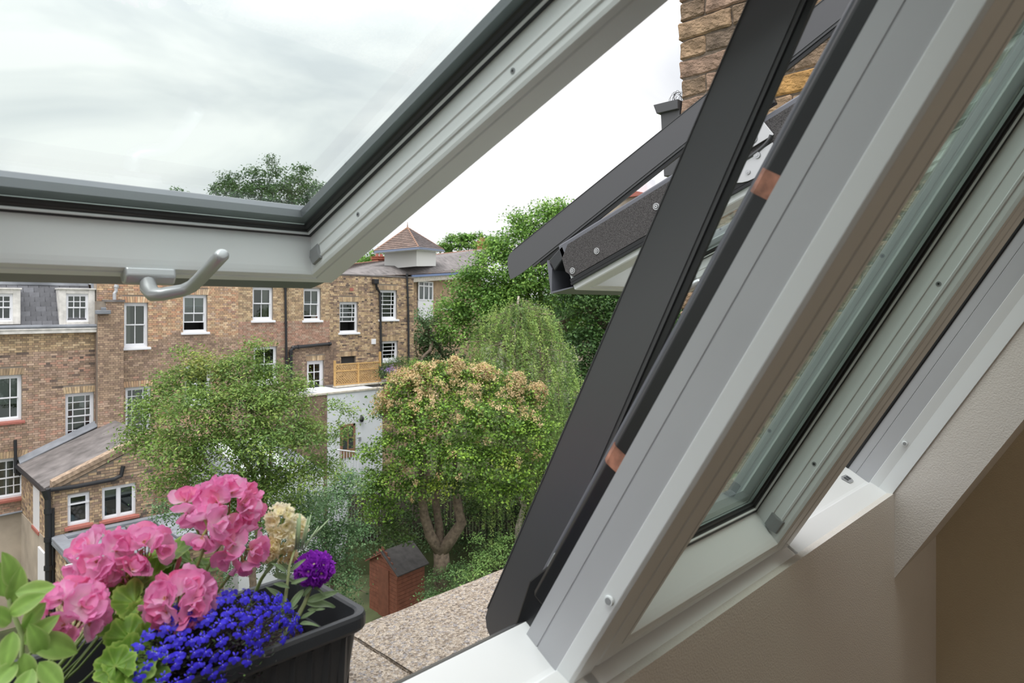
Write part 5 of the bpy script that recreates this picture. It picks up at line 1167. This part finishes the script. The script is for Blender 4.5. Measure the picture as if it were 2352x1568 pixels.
def geranium_head(par, c, R, nfl, stem_from, npet=7, seed=0, squash=.8, scale=1.0, face=(-.15, -.75, .65), stemm='stem'):
    random.seed(seed); c = Vector(c); hub = c+Vector((0, .0, -R*1.0)); ga = math.pi*(3-math.sqrt(5))
    fa = Vector(face).normalized(); q = fa.to_track_quat('Z', 'Y')
    ped = MB()
    for k in range(nfl):
        t = 1-(k+.5)/nfl*1.25; r = math.sqrt(max(0, 1-t*t)); a = k*ga+seed
        d = q @ Vector((r*math.cos(a), r*math.sin(a), t)); d = (d+Vector([random.uniform(-.12, .12) for _ in range(3)])).normalized()
        p = c+Vector((d.x*R, d.y*R, d.z*R*squash))*random.uniform(.88, 1.06)
        fl = inst('floret', cen_me, frame(p, d, random.uniform(0, 6.28)) @ Matrix.Scale(scale, 4), par)
        ped.tube([hub, hub.lerp(p, .5)+Vector((0, 0, -.002)), p-d*.008], .0008, 5, False)
        n1 = npet-2
        for j in range(npet):
            inner = j >= n1-1 and npet > 5
            a2 = 2*math.pi*j/(n1 if not inner else 3)+random.uniform(-.2, .2); tl = random.uniform(.12, .45) if not inner else random.uniform(.75, 1.1)
            Mx = Matrix.Rotation(a2, 4, 'Z') @ Matrix.Rotation(tl, 4, 'X') @ Matrix.Scale(random.uniform(.85, 1.12)*(1 if not inner else .78), 4) @ Matrix.Translation((0, .0012, .0005*j))
            o = bpy.data.objects.new('petal', random.choice(gp)); COL.objects.link(o); o.parent = fl; o.matrix_basis = Mx
    ped.build('flower_stalk', M['stemr'], par)
    b = MB(); s0 = Vector(stem_from); b.tube([s0, s0.lerp(hub, .4)+Vector((.006, .004, 0)), s0.lerp(hub, .8)+Vector((.003, 0, 0)), hub], [.0028, .0024, .0021, .0024], 8); b.build('stem', M[stemm], par, smooth=True)
def ger_leaf_mesh(seed, R=.034):
    random.seed(seed); ph = random.uniform(0, 6.28); nr, na = 6, 56; V = [(0, 0, 0)]; Cc = [(.30, .42, .07)]; Fc = []
    span = math.radians(320); lobes = 7
    for i in range(1, nr+1):
        s = i/nr
        for j in range(na+1):
            a = -span/2+span*j/na; u = (j/na*lobes) % 1.0; lob = 1-.16*abs(u*2-1)**1.6*1.0; sc = 1+.035*math.sin(a*34+ph)
            r = R*s*(lob*sc if i == nr else 1-.10*s*abs(u*2-1)**1.6); fold = math.cos((u-.5)*2*math.pi)
            z = R*(.12*s*s*math.sin(a*3+ph)+.05*s*fold+.14*s*s)
            V.append((r*math.sin(a), r*math.cos(a), z))
            vein = abs(u-.5) < .06; g = random.uniform(.92, 1.08); c = (.18, .35, .045) if not vein else (.28, .45, .08)
            if .45 < s < .7: c = (c[0]*.78, c[1]*.78, c[2]*.8)
            if i == nr: c = (.38, .55, .12)
            Cc.append(tuple(x*g for x in c))
    for j in range(na): Fc.append((0, 1+j, 2+j))
    for i in range(nr-1):
        for j in range(na): k = 1+i*(na+1)+j; Fc.append((k, k+na+1, k+na+2, k+1))
    me = bpy.data.meshes.new('leaf'); me.from_pydata(V, [], Fc); a = me.color_attributes.new('col', 'FLOAT_COLOR', 'CORNER'); arr = np.ones((len(me.loops), 4), np.float32)
    for li, l in enumerate(me.loops): arr[li, :3] = Cc[l.vertex_index]
    a.data.foreach_set('color', arr.ravel()); me.materials.append(M['green']); me.polygons.foreach_set('use_smooth', [True]*len(me.polygons)); return me
GL = [ger_leaf_mesh(k) for k in range(5)]
def oval_leaf(name, L_, W_, bend, col, edge, seed, fold=.15, wave=.05, tipw=.0):
    random.seed(seed); ph = random.uniform(0, 6)
    def fn(s, t):
        w = W_*.5*max(.04, math.sin(math.pi*min(1, s**.85))**.75)*(1 if s < .98 else .3)
        return (w*t, L_*s, bend*L_*s*s+fold*W_*abs(t)*math.sin(math.pi*s)+wave*L_*math.sin(s*8+ph)*t)
    def cf(s, t):
        c = col if abs(t) < .8 else edge
        if abs(t) < .12: c = tuple(x*1.25 for x in col)
        f = random.uniform(.93, 1.07); return tuple(x*f for x in c)
    return sheet(name, 10, 6, fn, cf, M['green'])
SL = [oval_leaf('leaf', .062, .034, b_, (.26, .44, .10), (.40, .55, .18), k, .12, .02) for k, b_ in enumerate((-.2, -.05, .15, -.35))]
STL = [oval_leaf('leaf', .040, .010, b_, (.24, .34, .17), (.33, .42, .25), k+9, .2, .03) for k, b_ in enumerate((-.3, .1, -.6))]
def place_leaf(par, me, p, d, up=(0, 0, 1), sc=1.0, name='leaf'):
    d = Vector(d).normalized(); up = Vector(up); x = d.cross(up).normalized(); z = x.cross(d)
    Mx = Matrix((x, d, z)).transposed().to_4x4(); inst(name, me, Matrix.Translation(Vector(p)) @ Mx @ Matrix.Scale(sc, 4), par)
def soilpt(x, y): return Vector((x, y, hsoil(x, y)))
# --- geraniums
ga_ = empty('pink_geranium', soilpt(.30, .97), 'pink geranium with the tallest bloom head, rising in the middle of the planter', 'flower', 'pink geraniums in the planter')
gb_ = empty('pink_geranium', soilpt(.12, .96), 'pink geranium with three crowded bloom heads at the left of the planter', 'flower', 'pink geraniums in the planter')
gc_ = empty('pink_geranium', soilpt(.215, .90), 'pink geranium with one low ball-shaped bloom in front of the lobelia', 'flower', 'pink geraniums in the planter')
r1 = soilpt(.285, .965); r2 = soilpt(.12, .96); r3 = soilpt(.20, .915)
geranium_head(ga_, at(522, 1165, Y=.955), .032, 13, r1, 7, 1, .85)
geranium_head(ga_, at(432, 1166, Y=.975), .012, 3, at(470, 1270, Y=.965), 6, 2, .8)
geranium_head(ga_, at(548, 1258, Y=.925), .022, 7, r1, 6, 3, .8)
geranium_head(ga_, at(478, 1212, Y=.915), .013, 3, r1, 6, 12, .8)
geranium_head(gb_, at(236, 1286, Y=.985), .027, 9, r2, 7, 4, .85)
geranium_head(gb_, at(335, 1256, Y=.975), .018, 6, at(322, 1370, Y=.965), 6, 5, .6, face=(-.2, -.3, .95))
geranium_head(gb_, at(162, 1408, Y=.92), .026, 9, r2, 7, 6, .85)
geranium_head(gb_, at(288, 1325, Y=.955), .010, 2, r2, 6, 13, .8)
geranium_head(gc_, at(410, 1378, Y=.90), .027, 11, r3, 7, 7, .75)
for k, (u, v, Y, sc, nx_, ny_, rl) in enumerate([(405, 1265, .985, 1.05, -.2, .4, .3), (440, 1290, .99, .95, .3, .2, 1.5), (368, 1290, 1.0, .9, -.3, .1, 2.5), (350, 1320, .985, .95, .2, -.3, 4), (395, 1310, .99, .9, 0, .3, 5),
      (270, 1372, .955, 1.0, -.4, -.2, .5), (310, 1385, .93, 1.0, .1, -.2, 2.1), (262, 1420, .93, .85, -.2, -.5, 3.1), (330, 1430, .915, .95, .3, -.4, 4.2), (295, 1465, .895, .9, -.1, -.7, 5.2), (345, 1480, .885, .9, .3, -.6, 1.1),
      (300, 1520, .87, 1.0, 0, -.6, 2.2), (335, 1545, .86, .9, .3, -.4, 3.3), (265, 1530, .865, .75, -.3, -.5, .4), (375, 1400, .95, .8, .4, 0, 5.5), (245, 1370, .975, .8, -.4, .1, 4.4), (470, 1300, .975, .7, .4, .2, 2.8), (315, 1350, .96, .8, .2, -.1, .9), (380, 1345, .985, .75, -.2, .3, 1.9)]):
    p = at(u, v, Y=Y); par = (ga_ if k < 5 or k == 16 or k == 18 else (gb_ if k in (5, 6, 7, 8, 15, 17) else gc_)); root = (r1, r2, r3)[0 if par is ga_ else (1 if par is gb_ else 2)]
    n = Vector((nx_, ny_-.35, .75)).normalized(); inst('leaf', GL[k % 5], frame(p, n, rl) @ Matrix.Scale(sc*.92, 4), par)
    b = MB(); mid = root.lerp(p, .6)+Vector((.0, 0, -.012)); b.tube([root, mid, p-n*.001], [.0018, .0014, .0011], 6); b.build('leaf_stalk', M['stem'], par, smooth=True)
b = MB(); p = at(477-70, 1302, Y=.97); b.tube([p+Vector((-.01, 0, -.03)), p, p+Vector((.003, 0, .010)), p+Vector((.004, 0, .016))], [.001, .003, .0035, .0005], 8); b.build('bud', M['petal'] if False else mat('pink_bud', (.55, .16, .2), .5), ga_, smooth=True)
# --- sage-like foliage plant far left
sg = empty('broad_leaf_sage', soilpt(.03, .90), 'plant with plain oval green leaves at the left edge of the planter', 'plant')
sroot = soilpt(.035, .90)
sl = [((28, 1345), (20, 1270), .90), ((10, 1370), (-5, 1290), .91), ((35, 1362), (112, 1352), .89), ((30, 1385), (45, 1330), .9), ((20, 1410), (60, 1385), .88), ((30, 1450), (14, 1520), .87), ((50, 1440), (95, 1400), .9), ((55, 1500), (65, 1568), .86), ((70, 1470), (185, 1495), .875), ((40, 1520), (-10, 1568), .86), ((90, 1520), (130, 1568), .85), ((55, 1478), (100, 1440), .88), ((60, 1480), (70, 1425), .9), ((25, 1430), (-10, 1410), .88), ((75, 1535), (50, 1590), .85), ((100, 1500), (80, 1450), .87)]
for k, (a_, c_, Y) in enumerate(sl):
    p = at(*a_, Y=Y); q = at(*c_, Y=Y-.01); d = q-p; L_ = d.length; place_leaf(sg, SL[k % 4], p, d, Vector((random.uniform(-.4, .4), -.75, .6)), max(.6, L_/.062))
b = MB(); sp = [sroot, at(50, 1520, Y=.885), at(52, 1460, Y=.89), at(22, 1390, Y=.90), at(20, 1340, Y=.90)]; b.tube(sp, [.003, .003, .0025, .0022, .0015], 8); b.tube([sp[1], at(80, 1490, Y=.88), at(100, 1500, Y=.87)], .002, 6); b.build('stem', mat('pale_green_stem', (.33, .42, .18), .5), sg, smooth=True)
b = MB(); b.tube([at(25, 1395, Y=.90), at(62, 1335, Y=.93)], [.003, .0045], 6); b.build('dead_stalk', mat('dark_dead_stalk', (.05, .035, .03), .8), sg)
# --- lobelia: countable blue flowers over a dark mound
lo = empty('blue_lobelia', soilpt(.33, .885), 'mound of deep blue lobelia flowers spilling over the front of the planter', 'flower')
def lob(b):
    blue = (.055, .035, .78)
    for a, L_, W_ in ((-.0, .0088, .0058), (.95, .0082, .0052), (-.95, .0082, .0052), (2.6, .0055, .0022), (-2.6, .0055, .0022)):
        c, s = math.cos(a), math.sin(a)
        def P(x, y, z): return (x*c-y*s, x*s+y*c, z)
        z = random.uniform(-.0008, .0008); g = random.uniform(.8, 1.2); col = tuple(x*g for x in blue)
        b.add([P(0, .0005, 0), P(-W_*.35, L_*.4, .0006), P(-W_*.5, L_*.75, z), P(-W_*.15, L_, z-.0008), P(W_*.15, L_, z-.0008), P(W_*.5, L_*.75, z), P(W_*.35, L_*.4, .0006)], [(0, 1, 6), (1, 2, 5, 6), (2, 3, 4, 5)], col)
    b.add([(-.0005, .0002, .0006), (.0005, .0002, .0006), (.0003, .0014, .001), (-.0003, .0014, .001)], [(0, 1, 2, 3)], (.45, .42, .9))
    b.tube([(0, 0, 0), (0, -.002, -.005)], [.0009, .0006], 5, col=(.06, .03, .25))
random.seed(31)
M['blue'] = mat('blue_petal', (1, 1, 1), .5, attr=True, trans=.2)
lme = [small_mesh('flower', lob, M['blue']) for k in range(4)]
cL = at(520, 1440, Y=.89)
def mound(u, v):
    """depth of the mound surface as a real ellipsoid hit"""
    return None
EL = (Vector((.342, .885, -.452)), Vector((.112, .064, .070)))
nf = 0; dark = MB(); pos_l = []
while nf < 230:
    d = Vector((random.gauss(0, 1), random.gauss(-.5, 1), random.gauss(.35, 1))).normalized()
    if d.z < -.75: continue
    k = random.uniform(.9, 1.12); p = EL[0]+Vector((d.x*EL[1].x, d.y*EL[1].y, d.z*EL[1].z))*k
    if p.y > .84 and p.z < -.475: continue
    if p.x > .335 and p.y < .868 and p.z < -.445: continue
    if any((p-q).length < .0108 for q in pos_l): continue
    pos_l.append(p); n = (d+Vector((0, -.9, .35))).normalized(); inst('flower', random.choice(lme), frame(p, n, math.pi+random.uniform(-.6, .6)) @ Matrix.Scale(random.uniform(.8, 1.1), 4), lo); nf += 1
for k in range(420):
    d = Vector((random.gauss(0, 1), random.gauss(-.3, 1), random.gauss(.3, 1))).normalized(); p = EL[0]+Vector((d.x*EL[1].x, d.y*EL[1].y, d.z*EL[1].z))*random.uniform(.8, 1.0)
    r = soilpt(.33+random.uniform(-.05, .05), .90+random.uniform(-.02, .02)); g = random.uniform(.6, 1.3); m_ = r.lerp(p, .5)+Vector((0, 0, .01)); dark.tube([r, m_, p], .0006, 4, False, col=(.05*g, .03*g, .045*g))
    for j in range(5):
        q = m_.lerp(p, j/4); a = Vector((random.uniform(-1, 1), random.uniform(-1, 1), random.uniform(-.5, 1)))*.006; e = a.cross(Vector((0, 0, 1)))*.3; c = (.035*g, .045*g, .03*g) if random.random() < .8 else (.10, .17, .04)
        dark.add([q, q+a*.5+e, q+a, q+a*.5-e], [(0, 1, 2, 3)], c)
o = dark.build('stems_and_leaves', mat('dark_lobelia_green', (1, 1, 1), .6, attr=True), lo); o['kind'] = 'stuff'
# --- stocks: pale yellow and purple, floret by floret
def ruffled(name, n, L_, W_, base, tip, seed, mname):
    random.seed(seed); pm = [petal_mesh('petal', L_, W_, random.uniform(.2, .6), .28, base, lerp3(base, tip, .6), tip, M['petal'], seed*7+k) for k in range(3)]; return pm
YP = ruffled('y', 8, .0115, .0125, (.97, .86, .45), (.98, .88, .64), 3, 'y'); YP2 = ruffled('y', 8, .0115, .013, (.98, .90, .52), (.98, .93, .78), 5, 'y')
VP = ruffled('v', 8, .0105, .0125, (.34, .04, .50), (.42, .05, .68), 6, 'v')
vc = small_mesh('floret', lambda b: b.tube([(0, 0, -.006), (0, 0, .001)], [.001, .0018], 6, col=(.60, .55, .25)), M['centre'])
def stock_head(par, c, R, nfl, pets, npet, seed, squash=1.0, face=(-.1, -.8, .5), wrap=1.35):
    random.seed(seed); c = Vector(c); q = Vector(face).normalized().to_track_quat('Z', 'Y'); ga = math.pi*(3-math.sqrt(5))
    for k in range(nfl):
        t = 1-(k+.5)/nfl*wrap; r = math.sqrt(max(0, 1-t*t)); a = k*ga; d = q @ Vector((r*math.cos(a), r*math.sin(a), t)); p = c+Vector((d.x*R, d.y*R, d.z*R*squash))
        fl = inst('floret', vc, frame(p, d, random.uniform(0, 6)), par)
        for j in range(npet):
            tier = j/npet; a2 = j*2.4+random.uniform(-.3, .3); o = bpy.data.objects.new('petal', random.choice(pets)); COL.objects.link(o); o.parent = fl
            o.matrix_basis = Matrix.Rotation(a2, 4, 'Z') @ Matrix.Rotation(-.1+1.1*tier*tier+random.uniform(-.3, .3), 4, 'X') @ Matrix.Scale(random.uniform(.8, 1.15)*(1-.35*tier), 4)
ys = empty('yellow_stock', soilpt(.385, .965), 'cream yellow stock with ruffled double flowers behind the purple one', 'flower')
stock_head(ys, at(646, 1195, Y=.955), .018, 13, YP2, 8, 41, 1.15); stock_head(ys, at(655, 1238, Y=.945), .015, 9, YP2, 8, 42); stock_head(ys, at(613, 1262, Y=.945), .012, 9, YP, 10, 43); stock_head(ys, at(678, 1212, Y=.965), .014, 9, YP2, 9, 44); stock_head(ys, at(658, 1272, Y=.95), .010, 6, YP, 9, 45)
yr = soilpt(.385, .95)
b = MB(); b.tube([yr, at(600, 1330, Y=.955), at(640, 1270, Y=.955), at(650, 1190, Y=.957)], [.003, .0026, .0024, .002], 8); b.build('stem', M['stem'], ys, smooth=True)
for k, (a_, c_) in enumerate([((612, 1300), (590, 1272)), ((612, 1300), (650, 1275)), ((640, 1290), (680, 1308)), ((625, 1320), (690, 1330)), ((605, 1320), (640, 1285))]):
    p = at(*a_, Y=.95); q = at(*c_, Y=.94); place_leaf(ys, STL[k % 3], p, q-p, (0, -.6, .8), max(.7, (q-p).length/.040))
ps = empty('purple_stock', soilpt(.405, .90), 'deep purple stock flower ball on a grey-green leafy stem', 'flower')
stock_head(ps, at(722, 1306, Y=.915), .024, 30, VP, 9, 51, .78, wrap=1.6)
pr_ = soilpt(.405, .895)
b = MB(); b.tube([pr_, at(682, 1420, Y=.905), at(700, 1385, Y=.905), at(718, 1335, Y=.91), at(722, 1310, Y=.915)], [.004, .0036, .003, .0026, .002], 8); b.tube([soilpt(.375, .90), at(650, 1420, Y=.90), at(655, 1380, Y=.905), at(665, 1300, Y=.92), at(680, 1250, Y=.93)], [.0035, .003, .0025, .002, .0018], 8); b.build('stem', mat('grey_green_stem', (.33, .38, .17), .5), ps, smooth=True)
for k, (a_, c_, s_) in enumerate([((700, 1385), (776, 1382), 1.5), ((702, 1380), (772, 1362), 1.1), ((695, 1370), (716, 1342), 1.7), ((698, 1352), (660, 1400), 1.3), ((690, 1420), (720, 1405), 1.5), ((688, 1432), (706, 1428), 2), ((685, 1390), (640, 1400), 1.4), ((672, 1395), (634, 1388), 1.2), ((712, 1345), (735, 1350), 1.4), ((665, 1350), (640, 1335), 1.3), ((668, 1340), (700, 1330), 1.2), ((655, 1385), (640, 1350), 1.7), ((683, 1440), (672, 1420), 1.6), ((706, 1400), (740, 1400), 1.2), ((660, 1320), (650, 1290), 1.2), ((668, 1310), (690, 1290), 1.3), ((640, 1330), (628, 1300), 1.3)]):
    p = at(*a_, Y=.905); q = at(*c_, Y=.895); L_ = (q-p).length; me = STL[k % 3]; place_leaf(ps, me, p, q-p, (random.uniform(-.3, .3), -.7, .7), max(.6, L_/.040)*1.05)
# narrow seed pods pointing up
b = MB()
for a_, c_ in (((682, 1262), (688, 1178)), ((686, 1260), (690, 1182)), ((690, 1262), (708, 1186)), ((694, 1262), (714, 1182)), ((696, 1264), (732, 1208)), ((700, 1250), (756, 1192)), ((678, 1262), (684, 1190))):
    p = at(*a_, Y=.925); q = at(*c_, Y=.925+random.uniform(-.01, .01)); b.tube([p, p.lerp(q, .5), q], [.0011, .0014, .0010], 7)
b.build('seed_pods', mat('grey_green_pod', (.36, .47, .27), .5), ps, smooth=True)

# ------------------------------------------------------------------ small things standing behind the far window panes
def small(name, lab, cat, u, v, Y, w, h, col, shape='jar', grp='ornaments on the lean-to window boards'):
    p = at(u, v, Y=Y); o = empty(name, p, lab, cat, grp) if False else None
    b = MB()
    if shape == 'jar': b.tube([p, p+Vector((0, 0, h*.75)), p+Vector((0, 0, h))], [w*.5, w*.5, w*.3], 10)
    elif shape == 'vase':
        b.tube([p, p+Vector((0, 0, h*.3)), p+Vector((0, 0, h*.5))], [w*.25, w*.3, w*.15], 10)
        for k in range(7):
            a = k*.9; q = p+Vector((math.cos(a)*w*.35, math.sin(a)*w*.35, h*(.7+.25*(k % 2)))); b.tube([q-Vector((0, 0, .04)), q, q+Vector((0, 0, .04))], [.02, .05, .01], 6)
    elif shape == 'box': b.box((p.x-w/2, p.y-.08, p.z), (p.x+w/2, p.y+.08, p.z+h))
    elif shape == 'pot': b.tube([p, p+Vector((0, 0, h*.7)), p+Vector((0, 0, h*.7)), p+Vector((0, 0, h))], [w*.32, w*.45, w*.52, w*.52], 12)
    elif shape == 'bowl': b.tube([p, p+Vector((0, 0, h*.4)), p+Vector((0, 0, h))], [w*.25, w*.4, w*.5], 12)
    tag(b.build(name, mat(name+'_finish_%d' % u, col, .5)), lab, cat, grp)
yq = YE+.24
small('glass_jar', 'small blue jar at the left end of the small extension window', 'jar', 165, 1199, yq, .13, .22, (.10, .35, .50))
small('flower_vase', 'white and pink flowers in a vase in the small extension window', 'vase', 177, 1197, yq, .26, .42, (.75, .62, .68), 'vase')
small('storage_box', 'beige box at the right end of the small extension window', 'box', 194, 1194, yq, .26, .20, (.55, .45, .36), 'box')
small('bottle', 'blue bottle at the left end of the double extension window', 'bottle', 241, 1181, yq, .10, .25, (.15, .35, .50))
small('mug', 'white mug near the middle of the double extension window', 'mug', 261, 1178, yq, .12, .14, (.75, .75, .78), 'bowl')
small('bowl', 'white bowl in the right half of the double extension window', 'bowl', 291, 1172, yq, .20, .10, (.75, .75, .78), 'bowl')
small('flower_pot', 'terracotta pot inside the right-hand arched window', 'pot', 727, 731, YF+.30, .17, .22, (.45, .14, .07), 'pot', 'pots on the opposite window sills')
